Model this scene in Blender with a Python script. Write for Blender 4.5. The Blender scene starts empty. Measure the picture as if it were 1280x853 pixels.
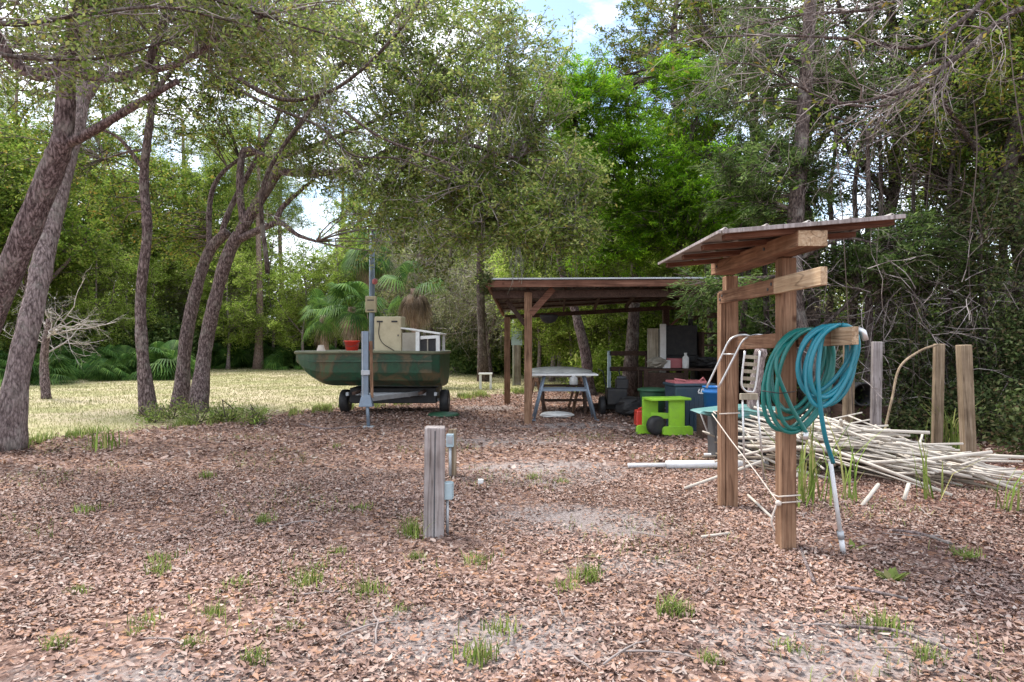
import bpy, math, random
import numpy as np
from mathutils import Vector, Matrix
R = math.radians
random.seed(7); RNG = np.random.default_rng(11)
scene = bpy.context.scene
C = scene.collection

# ------------------------------------------------------------------ camera, sky, sun, exposure
F = 853.33; H = 1.6; HZ = 427.5
cam_d = bpy.data.cameras.new('camera'); cam = bpy.data.objects.new('camera', cam_d); C.objects.link(cam)
cam.location = (0, 0, H); cam.rotation_euler = (R(90), 0, 0)
cam_d.lens = 24; cam_d.sensor_width = 36; cam_d.clip_start = 0.05; cam_d.clip_end = 1500
scene.camera = cam
SUN_EL, SUN_AZ = R(60), R(308)            # azimuth clockwise from +Y (camera looks along +Y)
world = bpy.data.worlds.new('World'); scene.world = world; world.use_nodes = True
wn = world.node_tree.nodes; wl = world.node_tree.links
bg = wn['Background']; bg.inputs['Strength'].default_value = 0.15
sky = wn.new('ShaderNodeTexSky'); sky.sky_type = 'NISHITA'; sky.sun_disc = False
sky.sun_elevation = SUN_EL; sky.sun_rotation = SUN_AZ
tcw = wn.new('ShaderNodeTexCoord'); mpw = wn.new('ShaderNodeMapping'); mpw.inputs['Scale'].default_value = (1, 1, 2.2)
nzw = wn.new('ShaderNodeTexNoise'); nzw.inputs['Scale'].default_value = 3.1; nzw.inputs['Detail'].default_value = 7
nzw.inputs['Roughness'].default_value = .62
rpw = wn.new('ShaderNodeValToRGB'); rpw.color_ramp.elements[0].position = .38; rpw.color_ramp.elements[1].position = .56
mxw = wn.new('ShaderNodeMix'); mxw.data_type = 'RGBA'
mxw.inputs[7].default_value = (7.6, 7.9, 8.4, 1)
wl.new(tcw.outputs['Generated'], mpw.inputs[0]); wl.new(mpw.outputs[0], nzw.inputs['Vector'])
wl.new(nzw.outputs['Fac'], rpw.inputs[0]); wl.new(rpw.outputs[0], mxw.inputs[0])
wl.new(sky.outputs[0], mxw.inputs[6]); wl.new(mxw.outputs[2], bg.inputs['Color'])
sd = bpy.data.lights.new('sun', 'SUN'); sd.energy = 2.9; sd.angle = R(14); sd.color = (1, .95, .88)
so = bpy.data.objects.new('sun', sd); C.objects.link(so)
dirv = Vector((math.sin(SUN_AZ)*math.cos(SUN_EL), math.cos(SUN_AZ)*math.cos(SUN_EL), math.sin(SUN_EL)))
so.rotation_euler = dirv.to_track_quat('Z', 'Y').to_euler(); so.location = (5, -5, 20)
vs = scene.view_settings
vs.view_transform = 'Standard'; vs.look = 'None'; vs.gamma = 1; vs.use_curve_mapping = False
vs.exposure = 1.12
scene.render.engine = 'CYCLES'
try:
    scene.cycles.max_bounces = 6; scene.cycles.diffuse_bounces = 3; scene.cycles.transmission_bounces = 3
    scene.cycles.transparent_max_bounces = 6; scene.cycles.glossy_bounces = 2
except Exception: pass

# ------------------------------------------------------------------ placing helpers
def P(px, py, d): return Vector(((px-640)/F*d, d, H-(py-HZ)/F*d))
def XD(px, d): return (px-640)/F*d
def GP(px, py):
    d = H*F/(py-HZ); return Vector(((px-640)/F*d, d, 0))

# ------------------------------------------------------------------ materials
def new_mat(name):
    m = bpy.data.materials.new(name); m.use_nodes = True
    return m, m.node_tree.nodes, m.node_tree.links, m.node_tree.nodes['Principled BSDF']
def ramp(n, stops):
    r = n.new('ShaderNodeValToRGB'); e = r.color_ramp.elements
    e[0].position, e[0].color = stops[0][0], (*stops[0][1], 1)
    e[1].position, e[1].color = stops[-1][0], (*stops[-1][1], 1)
    for p, c in stops[1:-1]:
        k = e.new(p); k.color = (*c, 1)
    return r
def noise(n, l, scale, detail=4, rough=.6, vec=None, dist=0):
    t = n.new('ShaderNodeTexNoise'); t.inputs['Scale'].default_value = scale; t.inputs['Detail'].default_value = detail
    t.inputs['Roughness'].default_value = rough; t.inputs['Distortion'].default_value = dist
    if vec is not None: l.new(vec, t.inputs['Vector'])
    return t
def mixc(n, l, fac, a, b, mode='MIX'):
    m = n.new('ShaderNodeMix'); m.data_type = 'RGBA'; m.blend_type = mode
    for idx, v in ((0, fac), (6, a), (7, b)):
        if hasattr(v, 'links'): l.new(v, m.inputs[idx])
        elif isinstance(v, tuple): m.inputs[idx].default_value = (*v, 1)
        else: m.inputs[idx].default_value = v
    return m.outputs[2]
def bump(n, l, bs, h, strength, dist=.01):
    b = n.new('ShaderNodeBump'); b.inputs['Strength'].default_value = strength; b.inputs['Distance'].default_value = dist
    l.new(h, b.inputs['Height']); l.new(b.outputs[0], bs.inputs['Normal'])
def paint(name, col, rough=.55, metal=0, dirt=.35, dirtcol=(.16, .13, .10), dscale=5, spec=.4):
    m, n, l, b = new_mat(name)
    tc = n.new('ShaderNodeTexCoord')
    t = noise(n, l, dscale, 6, .7, tc.outputs['Object']); r = ramp(n, [(.42, (0, 0, 0)), (.72, (dirt,)*3)]); l.new(t.outputs[0], r.inputs[0])
    t2 = noise(n, l, dscale*.35, 3, .5, tc.outputs['Object'])
    c2 = mixc(n, l, t2.outputs[0], tuple(x*.82 for x in col), tuple(min(1, x*1.15) for x in col))
    l.new(mixc(n, l, r.outputs[0], c2, dirtcol), b.inputs['Base Color'])
    b.inputs['Roughness'].default_value = rough; b.inputs['Metallic'].default_value = metal
    b.inputs['Specular IOR Level'].default_value = spec
    t3 = noise(n, l, 60, 3, .6, tc.outputs['Object']); bump(n, l, b, t3.outputs[0], .12, .004)
    return m
def wood(name, cols, axis='Z', grain=1.0, knots=True, bumps=.5):
    m, n, l, b = new_mat(name)
    tc = n.new('ShaderNodeTexCoord'); mp = n.new('ShaderNodeMapping')
    sc = [38*grain]*3; sc['XYZ'.index(axis)] = 1.6*grain
    mp.inputs['Scale'].default_value = sc; l.new(tc.outputs['Object'], mp.inputs[0])
    t = noise(n, l, 1, 6, .62, mp.outputs[0], .7)
    r = ramp(n, [(.28, cols[0]), (.5, cols[1]), (.72, cols[2])]); l.new(t.outputs[0], r.inputs[0])
    t2 = noise(n, l, 2.3, 4, .6, tc.outputs['Object']); r2 = ramp(n, [(.35, (.45, .42, .40)), (.65, (1, 1, 1))]); l.new(t2.outputs[0], r2.inputs[0])
    col = mixc(n, l, .75, r.outputs[0], r2.outputs[0], 'MULTIPLY')
    mp2 = n.new('ShaderNodeMapping'); s2 = [9]*3; s2['XYZ'.index(axis)] = .5; mp2.inputs['Scale'].default_value = s2
    l.new(tc.outputs['Object'], mp2.inputs[0])
    cr = noise(n, l, 1, 2, .5, mp2.outputs[0], .3); rc = ramp(n, [(.485, (1, 1, 1)), (.5, (.25, .22, .2)), (.515, (1, 1, 1))]); l.new(cr.outputs[0], rc.inputs[0])
    col = mixc(n, l, .6, col, rc.outputs[0], 'MULTIPLY')
    if knots:
        v = n.new('ShaderNodeTexVoronoi'); v.inputs['Scale'].default_value = 2.6; l.new(tc.outputs['Object'], v.inputs['Vector'])
        rk = ramp(n, [(.05, (.25, .16, .12)), (.10, (1, 1, 1))]); l.new(v.outputs['Distance'], rk.inputs[0])
        col = mixc(n, l, .8, col, rk.outputs[0], 'MULTIPLY')
    l.new(col, b.inputs['Base Color']); b.inputs['Roughness'].default_value = .85; b.inputs['Specular IOR Level'].default_value = .2
    bump(n, l, b, t.outputs[0], bumps, .006)
    return m
def bark(name, c0, c1, c2, lichen=(.36, .34, .30), la=.5, vs_=1.0):
    m, n, l, b = new_mat(name)
    tc = n.new('ShaderNodeTexCoord'); mp = n.new('ShaderNodeMapping'); mp.inputs['Scale'].default_value = (1, 1, .32)
    l.new(tc.outputs['Object'], mp.inputs[0])
    v = n.new('ShaderNodeTexVoronoi'); v.feature = 'DISTANCE_TO_EDGE'; v.inputs['Scale'].default_value = 26*vs_
    nz0 = noise(n, l, 9, 3, .6, mp.outputs[0]); ad = n.new('ShaderNodeMixRGB'); ad.inputs[0].default_value = .12
    l.new(mp.outputs[0], ad.inputs[1]); l.new(nz0.outputs['Color'], ad.inputs[2]); l.new(ad.outputs[0], v.inputs['Vector'])
    t = noise(n, l, 30*vs_, 6, .7, mp.outputs[0])
    mm = n.new('ShaderNodeMath'); mm.operation = 'MULTIPLY_ADD'; l.new(v.outputs['Distance'], mm.inputs[0]); mm.inputs[1].default_value = .75; l.new(t.outputs[0], mm.inputs[2])
    r = ramp(n, [(.36, c0), (.55, c1), (.76, c2)]); l.new(mm.outputs[0], r.inputs[0])
    t2 = noise(n, l, 3.2, 5, .65, tc.outputs['Object']); r2 = ramp(n, [(.52, (0, 0, 0)), (.66, (la,)*3)]); l.new(t2.outputs[0], r2.inputs[0])
    col = mixc(n, l, r2.outputs[0], r.outputs[0], lichen)
    l.new(col, b.inputs['Base Color']); b.inputs['Roughness'].default_value = .95; b.inputs['Specular IOR Level'].default_value = .1
    bump(n, l, b, mm.outputs[0], 1.0, .03)
    return m
def leafm(name, cols, trans=.35, big=.9, rough=.5, patch=(.45, 1.4)):
    m = bpy.data.materials.new(name); m.use_nodes = True; n = m.node_tree.nodes; l = m.node_tree.links
    b = n['Principled BSDF']; out = n['Material Output']
    g = n.new('ShaderNodeNewGeometry'); k = len(cols)-1
    r = ramp(n, [(i/k, c) for i, c in enumerate(cols)]); l.new(g.outputs['Random Per Island'], r.inputs[0])
    tc = n.new('ShaderNodeTexCoord'); t = noise(n, l, big, 3, .6, tc.outputs['Object'])
    r2 = ramp(n, [(.35, (patch[0],)*3), (.65, (patch[1],)*3)]); l.new(t.outputs[0], r2.inputs[0])
    col = mixc(n, l, 1.0, r.outputs[0], r2.outputs[0], 'MULTIPLY')
    l.new(col, b.inputs['Base Color']); b.inputs['Roughness'].default_value = max(rough, .6); b.inputs['Specular IOR Level'].default_value = .12
    tr = n.new('ShaderNodeBsdfTranslucent'); l.new(col, tr.inputs['Color'])
    mx = n.new('ShaderNodeMixShader'); mx.inputs[0].default_value = trans
    l.new(b.outputs[0], mx.inputs[1]); l.new(tr.outputs[0], mx.inputs[2]); l.new(mx.outputs[0], out.inputs['Surface'])
    return m
def twigm(name, cols):
    m, n, l, b = new_mat(name)
    g = n.new('ShaderNodeNewGeometry'); k = len(cols)-1
    r = ramp(n, [(i/k, c) for i, c in enumerate(cols)]); l.new(g.outputs['Random Per Island'], r.inputs[0])
    l.new(r.outputs[0], b.inputs['Base Color']); b.inputs['Roughness'].default_value = .9; b.inputs['Specular IOR Level'].default_value = .1
    return m

M = {}
M['redwood_z'] = wood('reddish_timber_upright', [(.11, .058, .035), (.26, .148, .09), (.41, .265, .17)], 'Z')
M['redwood_y'] = wood('reddish_timber_along', [(.12, .06, .038), (.28, .155, .095), (.43, .275, .18)], 'Y')
M['redwood_x'] = wood('reddish_timber_across', [(.08, .036, .025), (.17, .08, .052), (.27, .145, .10)], 'X')
M['palewood_y'] = wood('pale_sawn_timber', [(.30, .19, .11), (.50, .36, .23), (.68, .54, .38)], 'Y')
M['darkwood'] = wood('dark_stained_timber', [(.035, .022, .018), (.075, .045, .034), (.13, .08, .06)], 'Y')
M['greywood_z'] = wood('weathered_grey_timber', [(.20, .17, .16), (.36, .32, .31), (.52, .48, .47)], 'Z', knots=False)
M['tanwood_z'] = wood('tan_weathered_post', [(.15, .11, .07), (.28, .21, .14), (.42, .34, .25)], 'Z')
M['plywood'] = wood('weathered_plywood', [(.30, .26, .19), (.44, .39, .30), (.55, .5, .4)], 'Z', knots=False, bumps=.2)
M['bark'] = bark('oak_bark', (.022, .015, .015), (.10, .07, .068), (.27, .205, .20), la=.35)
M['bark_pale'] = bark('pale_oak_bark', (.045, .033, .033), (.17, .13, .125), (.35, .28, .27), la=.5)
M['bark_dark'] = bark('dark_bark', (.02, .016, .015), (.07, .052, .047), (.16, .125, .11), la=.35)
M['bark_pine'] = bark('pine_bark', (.07, .045, .04), (.20, .135, .11), (.34, .25, .21), la=.2, vs_=.6)
M['twig_grey'] = twigm('bare_twig', [(.10, .08, .075), (.24, .20, .185), (.44, .39, .37)])
M['twig_dark'] = twigm('dark_twig', [(.03, .024, .02), (.09, .07, .06), (.19, .15, .13)])
M['twig_pale'] = twigm('bleached_twig', [(.25, .22, .20), (.40, .36, .34), (.55, .50, .47)])
M['moss'] = twigm('hanging_moss', [(.13, .135, .10), (.25, .25, .20), (.38, .37, .31)])
M['leaf_oak'] = leafm('live_oak_leaf', [(.042, .085, .012), (.085, .15, .02), (.15, .22, .03), (.26, .31, .06), (.27, .18, .04)], trans=.42)
M['leaf_grey'] = leafm('greyish_oak_leaf', [(.08, .14, .025), (.16, .245, .045), (.27, .36, .085), (.41, .47, .17), (.36, .32, .09)], trans=.42)
M['leaf_far'] = leafm('far_leaf', [(.075, .14, .022), (.15, .24, .032), (.25, .35, .055), (.36, .37, .09)], big=.35, trans=.5)
M['leaf_bright'] = leafm('bright_understorey_leaf', [(.17, .27, .03), (.28, .40, .06), (.40, .52, .10), (.52, .55, .18)], big=.5, trans=.55)
M['leaf_dark'] = leafm('dark_evergreen_leaf', [(.035, .07, .02), (.075, .13, .032), (.13, .20, .05), (.22, .28, .11)], big=.9, trans=.45)
M['leaf_cedar'] = leafm('cedar_spray', [(.07, .18, .014), (.14, .31, .018), (.24, .45, .024), (.38, .60, .04)], trans=.5, big=1.1, patch=(.3, 1.5))
M['leaf_palm'] = leafm('palm_leaf', [(.035, .09, .02), (.065, .14, .028), (.13, .22, .045)], big=1.5)
M['leaf_deadpalm'] = leafm('dead_palm_leaf', [(.22, .16, .11), (.33, .25, .19), (.42, .34, .28)], big=1.5)
M['leaf_olive'] = leafm('pale_olive_leaf', [(.13, .16, .06), (.21, .24, .10), (.30, .31, .16), (.26, .22, .13)], big=.8)
M['grass'] = leafm('grass_blade', [(.10, .16, .03), (.18, .27, .05), (.30, .36, .10), (.36, .33, .14)], big=2)
M['drygrass'] = leafm('meadow_blade', [(.22, .23, .09), (.34, .32, .16), (.46, .41, .26), (.27, .29, .11)], big=.25, patch=(.8, 1.15))
M['litter'] = leafm('fallen_oak_leaf', [(.11, .068, .057), (.21, .13, .105), (.30, .19, .15), (.37, .25, .205), (.43, .315, .265), (.38, .21, .13), (.27, .17, .14), (.48, .40, .35), (.33, .225, .19), (.16, .10, .085)],
                    trans=.08, big=.55, rough=.7, patch=(.72, 1.15))
M['galv'] = paint('galvanised_steel', (.42, .44, .46), .5, .55, .3, (.14, .11, .09), 9)
M['alu'] = paint('aluminium_tube', (.62, .61, .60), .38, .7, .2, (.2, .18, .16), 12)
M['roof_rust'] = paint('rusty_brown_roof_metal', (.115, .095, .08), .7, .2, .6, (.05, .035, .028), 2.5)
M['pole_shaded'] = twigm('shaded_pole', [(.06, .05, .04), (.16, .13, .10), (.28, .23, .18), (.10, .08, .065), (.34, .30, .25)])  # dark tones that stand in for shade inside the pipe heap
M['leaf_thicket'] = leafm('thicket_leaf', [(.03, .05, .018), (.06, .09, .028), (.10, .14, .04), (.16, .18, .08), (.14, .09, .05)], big=.9, trans=.35)
M['roofmetal'] = paint('weathered_roof_metal', (.34, .32, .30), .55, .35, .7, (.18, .10, .07), 2.5)
M['greybox'] = paint('grey_blue_painted_box', (.36, .46, .50), .5, 0, .25, (.2, .18, .16), 12)
M['pvc'] = paint('white_plastic_pipe', (.66, .67, .68), .45, 0, .45, (.34, .29, .24), 7)
M['pole_white'] = twigm('bleached_pole', [(.30, .27, .24), (.50, .47, .43), (.66, .64, .61), (.74, .73, .72), (.50, .45, .39), (.36, .32, .28), (.78, .78, .78), (.60, .57, .54)])
M['rope'] = paint('pale_rope', (.55, .48, .42), .9, 0, .4, (.3, .25, .2), 30)
M['hose_green'] = paint('teal_green_hose', (.003, .14, .12), .3, 0, .12, (.1, .12, .1), 9, .5)
M['hose_blue'] = paint('teal_blue_hose', (.003, .16, .21), .28, 0, .1, (.1, .12, .1), 9, .5)
M['white'] = paint('white_paint', (.72, .72, .70), .5, 0, .35, (.35, .32, .28), 8)
M['cream'] = paint('cream_fibreglass', (.47, .41, .27), .55, 0, .4, (.22, .18, .11), 5)
M['cream_dull'] = paint('dull_cream', (.42, .41, .30), .55, 0, .5, (.2, .17, .11), 5)
M['black'] = paint('black_rubber', (.018, .018, .02), .6, 0, .4, (.07, .06, .05), 8)
M['darkgrey'] = paint('dark_grey', (.06, .062, .068), .55, 0, .4, (.09, .08, .07), 8)
M['red'] = paint('red_plastic', (.62, .045, .025), .4, 0, .2, (.25, .1, .08), 8)
M['pink'] = paint('faded_red_lid', (.45, .13, .14), .5, 0, .4, (.2, .12, .11), 8)
M['lime'] = paint('lime_green_paint', (.28, .56, .03), .6, 0, .5, (.16, .26, .06), 7)
M['navy'] = paint('navy_plastic', (.02, .045, .07), .45, 0, .3, (.08, .08, .08), 9)
M['blue'] = paint('blue_plastic', (.02, .17, .48), .38, 0, .15, (.1, .12, .16), 9)
M['green_dark'] = paint('dark_green_plastic', (.025, .09, .045), .5, 0, .3, (.06, .07, .05), 9)
M['tarp'] = paint('teal_tarp', (.07, .20, .19), .6, 0, .5, (.22, .25, .22), 9)
M['blue_steel'] = paint('blue_grey_steel', (.19, .24, .30), .45, .35, .35, (.12, .1, .09), 9)
M['hull_in'] = paint('grey_tan_hull', (.33, .30, .24), .6, 0, .6, (.16, .13, .1), 2)
M['gunwale'] = paint('mossy_gunwale', (.15, .15, .09), .6, 0, .6, (.06, .07, .04), 3)
M['silver_paint'] = paint('light_grey_hull', (.50, .50, .47), .5, 0, .5, (.22, .2, .16), 3)

def hull_material():
    m, n, l, b = new_mat('mossy_green_hull')
    tc = n.new('ShaderNodeTexCoord'); t = noise(n, l, 1.8, 5, .6, tc.outputs['Object'], .6)
    r = ramp(n, [(.36, (.010, .024, .014)), (.47, (.014, .065, .033)), (.54, (.022, .045, .025)), (.61, (.10, .07, .035)), (.74, (.02, .11, .055))]); l.new(t.outputs[0], r.inputs[0])
    t2 = noise(n, l, 14, 6, .7, tc.outputs['Object']); r2 = ramp(n, [(.5, (0, 0, 0)), (.75, (.5,)*3)]); l.new(t2.outputs[0], r2.inputs[0])
    l.new(mixc(n, l, r2.outputs[0], r.outputs[0], (.06, .065, .03)), b.inputs['Base Color'])
    b.inputs['Roughness'].default_value = .42
    bump(n, l, b, t2.outputs[0], .2, .01)
    return m
M['hull'] = hull_material()

# ------------------------------------------------------------------ object helpers
def obj(name, me, mat, parent=None, loc=(0, 0, 0)):
    if isinstance(mat, str): mat = M[mat]
    me.materials.append(mat)
    o = bpy.data.objects.new(name, me); C.objects.link(o); o.location = loc
    if parent is not None: o.parent = parent
    return o
def tag(o, label, cat, group=None, kind=None):
    if label: o['label'] = label
    if cat: o['category'] = cat
    if group: o['group'] = group
    if kind: o['kind'] = kind
    return o
def thing(name, label, cat, loc=(0, 0, 0), rz=0, group=None):
    o = bpy.data.objects.new(name, None); C.objects.link(o); o.empty_display_size = .2
    o.location = loc; o.rotation_euler = (0, 0, rz)
    return tag(o, label, cat, group)
def dup(root, loc, rz=0, scale=1, label=None):
    r = root.copy(); C.objects.link(r); r.location = loc; r.rotation_euler = (root.rotation_euler[0], root.rotation_euler[1], rz)
    r.scale = (scale,)*3 if not isinstance(scale, tuple) else scale
    if label: r['label'] = label
    for ch in [c for c in bpy.data.objects if c.parent == root]:
        c = ch.copy(); C.objects.link(c); c.parent = r
    return r
def np_mesh(name, V, Fc, smooth=False):
    V = np.ascontiguousarray(V, dtype=np.float32).reshape(-1, 3); Fc = np.ascontiguousarray(Fc, dtype=np.int32); k = Fc.shape[1]; nf = len(Fc)
    me = bpy.data.meshes.new(name); me.vertices.add(len(V)); me.vertices.foreach_set('co', V.ravel())
    me.loops.add(nf*k); me.loops.foreach_set('vertex_index', Fc.ravel())
    me.polygons.add(nf); me.polygons.foreach_set('loop_start', np.arange(0, nf*k, k, dtype=np.int32))
    try: me.polygons.foreach_set('loop_total', np.full(nf, k, dtype=np.int32))
    except Exception: pass
    if smooth: me.polygons.foreach_set('use_smooth', np.ones(nf, dtype=bool))
    me.update(calc_edges=True); return me

class MB:
    """collects shapes, builds ONE mesh object"""
    def __init__(s): s.v = []; s.f = []; s.sm = []
    def add(s, vs_, fs, smooth=False):
        o = len(s.v); s.v += [tuple(v) for v in vs_]; s.f += [tuple(i+o for i in f) for f in fs]; s.sm += [smooth]*len(fs); return s
    def box(s, c, size, rot=None, taper=1.0):
        x, y, z = [a/2 for a in size]; vs_ = []
        for dz in (-1, 1):
            t = taper if dz > 0 else 1
            for dx, dy in ((-1, -1), (1, -1), (1, 1), (-1, 1)):
                p = Vector((dx*x*t, dy*y*t, dz*z))
                if rot is not None: p = rot @ p
                vs_.append(p+Vector(c))
        return s.add(vs_, [(3, 2, 1, 0), (4, 5, 6, 7), (0, 1, 5, 4), (1, 2, 6, 5), (2, 3, 7, 6), (3, 0, 4, 7)])
    def bar(s, a, b, w, h, up=(0, 0, 1)):
        a = Vector(a); b = Vector(b); d = (b-a).normalized(); u = Vector(up)
        sd_ = d.cross(u)
        if sd_.length < 1e-4: sd_ = d.cross(Vector((0, 1, 0)))
        sd_.normalize(); u = sd_.cross(d)
        vs_ = [p+sd_*(i*w/2)+u*(j*h/2) for p in (a, b) for i, j in ((-1, -1), (1, -1), (1, 1), (-1, 1))]
        return s.add(vs_, [(3, 2, 1, 0), (4, 5, 6, 7), (0, 1, 5, 4), (1, 2, 6, 5), (2, 3, 7, 6), (3, 0, 4, 7)])
    def tube(s, pts, r, n=8, caps=True, closed=False):
        pts = [Vector(p) for p in pts]; k = len(pts)
        rs = list(r) if hasattr(r, '__len__') else [r]*k
        t = (pts[1]-pts[0]).normalized(); u = t.orthogonal().normalized(); vs_ = []
        for i, p in enumerate(pts):
            if closed: t2 = (pts[(i+1) % k]-pts[i-1]).normalized()
            else: t2 = (pts[min(i+1, k-1)]-pts[max(i-1, 0)]).normalized()
            u = (u-t2*u.dot(t2)).normalized(); w = t2.cross(u)
            for j in range(n):
                a = 2*math.pi*j/n; vs_.append(p+(u*math.cos(a)+w*math.sin(a))*rs[i])
        fs = []
        for i in range(k if closed else k-1):
            i2 = (i+1) % k
            for j in range(n): fs.append((i*n+j, i*n+(j+1) % n, i2*n+(j+1) % n, i2*n+j))
        if caps and not closed: fs += [tuple(range(n-1, -1, -1)), tuple((k-1)*n+j for j in range(n))]
        return s.add(vs_, fs, True)
    def lathe(s, prof, c=(0, 0, 0), n=20, rot=None):
        vs_ = []; k = len(prof)
        for r, z in prof:
            for j in range(n):
                a = 2*math.pi*j/n; p = Vector((r*math.cos(a), r*math.sin(a), z))
                if rot is not None: p = rot @ p
                vs_.append(p+Vector(c))
        fs = [(i*n+j, i*n+(j+1) % n, (i+1)*n+(j+1) % n, (i+1)*n+j) for i in range(k-1) for j in range(n)]
        fs += [tuple(range(n-1, -1, -1)), tuple((k-1)*n+j for j in range(n))]
        return s.add(vs_, fs, True)
    def prism(s, poly, off, base=(0, 0, 0)):
        """poly: 3D points, extruded by off"""
        b = Vector(base); p0 = [Vector(p)+b for p in poly]; p1 = [p+Vector(off) for p in p0]; k = len(poly)
        return s.add(p0+p1, [tuple(range(k-1, -1, -1)), tuple(range(k, 2*k))]+[(i, (i+1) % k, k+(i+1) % k, k+i) for i in range(k)])
    def build(s, name, mat, parent=None, bevel=0, loc=(0, 0, 0), seg=2):
        me = bpy.data.meshes.new(name); me.from_pydata(s.v, [], s.f); me.update()
        me.polygons.foreach_set('use_smooth', s.sm)
        o = obj(name, me, mat, parent, loc)
        if bevel:
            b = o.modifiers.new('bevel', 'BEVEL'); b.width = bevel; b.segments = seg; b.limit_method = 'ANGLE'; b.angle_limit = R(40)
        return o
def crom(pts, n=6):
    pts = [Vector(p) for p in pts]; out = []
    q = [pts[0]*2-pts[1]]+pts+[pts[-1]*2-pts[-2]]
    for i in range(1, len(q)-2):
        for k in range(n):
            t = k/n; a, b, c, d = q[i-1], q[i], q[i+1], q[i+2]
            out.append(.5*((2*b)+(c-a)*t+(2*a-5*b+4*c-d)*t*t+(3*b-a-3*c+d)*t**3))
    out.append(pts[-1]); return out

# ------------------------------------------------------------------ vegetation kit
def unit(v): return v/np.maximum(np.linalg.norm(v, axis=-1, keepdims=True), 1e-9)
def leaf_quads(Cn, L, W, up=.5, droop=.0, dirs=None):
    n = len(Cn); nr = RNG.normal(size=(n, 3)); nr[:, 2] = np.abs(nr[:, 2])+up; nr = unit(nr)
    a = RNG.normal(size=(n, 3)) if dirs is None else dirs+RNG.normal(size=(n, 3))*.35
    a[:, 2] -= droop; a = unit(a-nr*np.sum(a*nr, 1, keepdims=True)); s = np.cross(nr, a)
    ll = (L*(.6+.8*RNG.random(n)))[:, None]; ww = (W*(.6+.8*RNG.random(n)))[:, None]
    V = np.stack([Cn-a*ll*.5, Cn+s*ww*.5+nr*ww*.15, Cn+a*ll*.5, Cn-s*ww*.5+nr*ww*.15], 1)
    return V.reshape(-1, 3), np.arange(n*4).reshape(n, 4)
def seg_mesh(A, B, ra, rb, k=3):
    A = np.asarray(A, float); B = np.asarray(B, float); ra = np.asarray(ra, float); rb = np.asarray(rb, float)
    d = unit(B-A); ref = np.tile([0., 0, 1], (len(A), 1)); ref[np.abs(d[:, 2]) > .9] = [1, 0, 0]
    u = unit(np.cross(d, ref)); w = np.cross(d, u); V = []
    for base, r in ((A, ra), (B, rb)):
        for j in range(k):
            t = 2*math.pi*j/k; V.append(base+(u*math.cos(t)+w*math.sin(t))*r[:, None])
    V = np.stack(V, 1); n = len(A); o = (np.arange(n)*2*k)[:, None]
    Fc = np.concatenate([o+np.array([[j, (j+1) % k, k+(j+1) % k, k+j]]) for j in range(k)], 0)
    return V.reshape(-1, 3), Fc
class Segs:
    def __init__(s): s.a = []; s.b = []; s.ra = []; s.rb = []
    def path(s, pts, r0, r1):
        k = len(pts)-1
        for i in range(k):
            s.a.append(pts[i]); s.b.append(pts[i+1]); s.ra.append(r0+(r1-r0)*i/k); s.rb.append(r0+(r1-r0)*(i+1)/k)
    def build(s, name, mat, parent=None, k=3):
        V, Fc = seg_mesh(s.a, s.b, s.ra, s.rb, k); return obj(name, np_mesh(name, V, Fc), mat, parent)
def limb_mesh(mb, pts, r0, r1, n=10, sub=6, flare=0, wob=.12):
    cp = crom(pts, sub); k = len(cp); rs = []
    for i in range(k):
        t = i/(k-1); r = r0+(r1-r0)*t
        if flare: r += r0*flare*max(0, 1-t*7)**2
        rs.append(r*(1+random.uniform(-wob, wob)*.6))
    mb.tube(cp, rs, n); return [(p, r) for p, r in zip(cp, rs)]
def ellipsoid_pts(c, rad, n, shell=.45):
    p = unit(RNG.normal(size=(n, 3)))*((shell+(1-shell)*RNG.random(n))[:, None]**.6)
    return np.asarray(c)+p*np.asarray(rad)
def twig_fan(S, p, d, ln, r, depth, droop=.0, spread=.6, kids=(2, 4)):
    """recursive bare twig"""
    p = np.asarray(p, float); d = unit(np.asarray(d, float)); n = 4; pts = [p]
    for i in range(n):
        d = unit(d+RNG.normal(size=3)*.16+np.array([0, 0, -droop])); pts.append(pts[-1]+d*ln/n)
    S.path(pts, r, r*.45)
    if depth > 0:
        for _ in range(random.randint(*kids)):
            t = random.randint(1, n); dd = unit(d+RNG.normal(size=3)*spread)
            twig_fan(S, pts[t], dd, ln*random.uniform(.45, .75), r*.5, depth-1, droop, spread, kids)
def rel(p, base): return np.asarray(p, float)-np.asarray(base, float)

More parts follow.
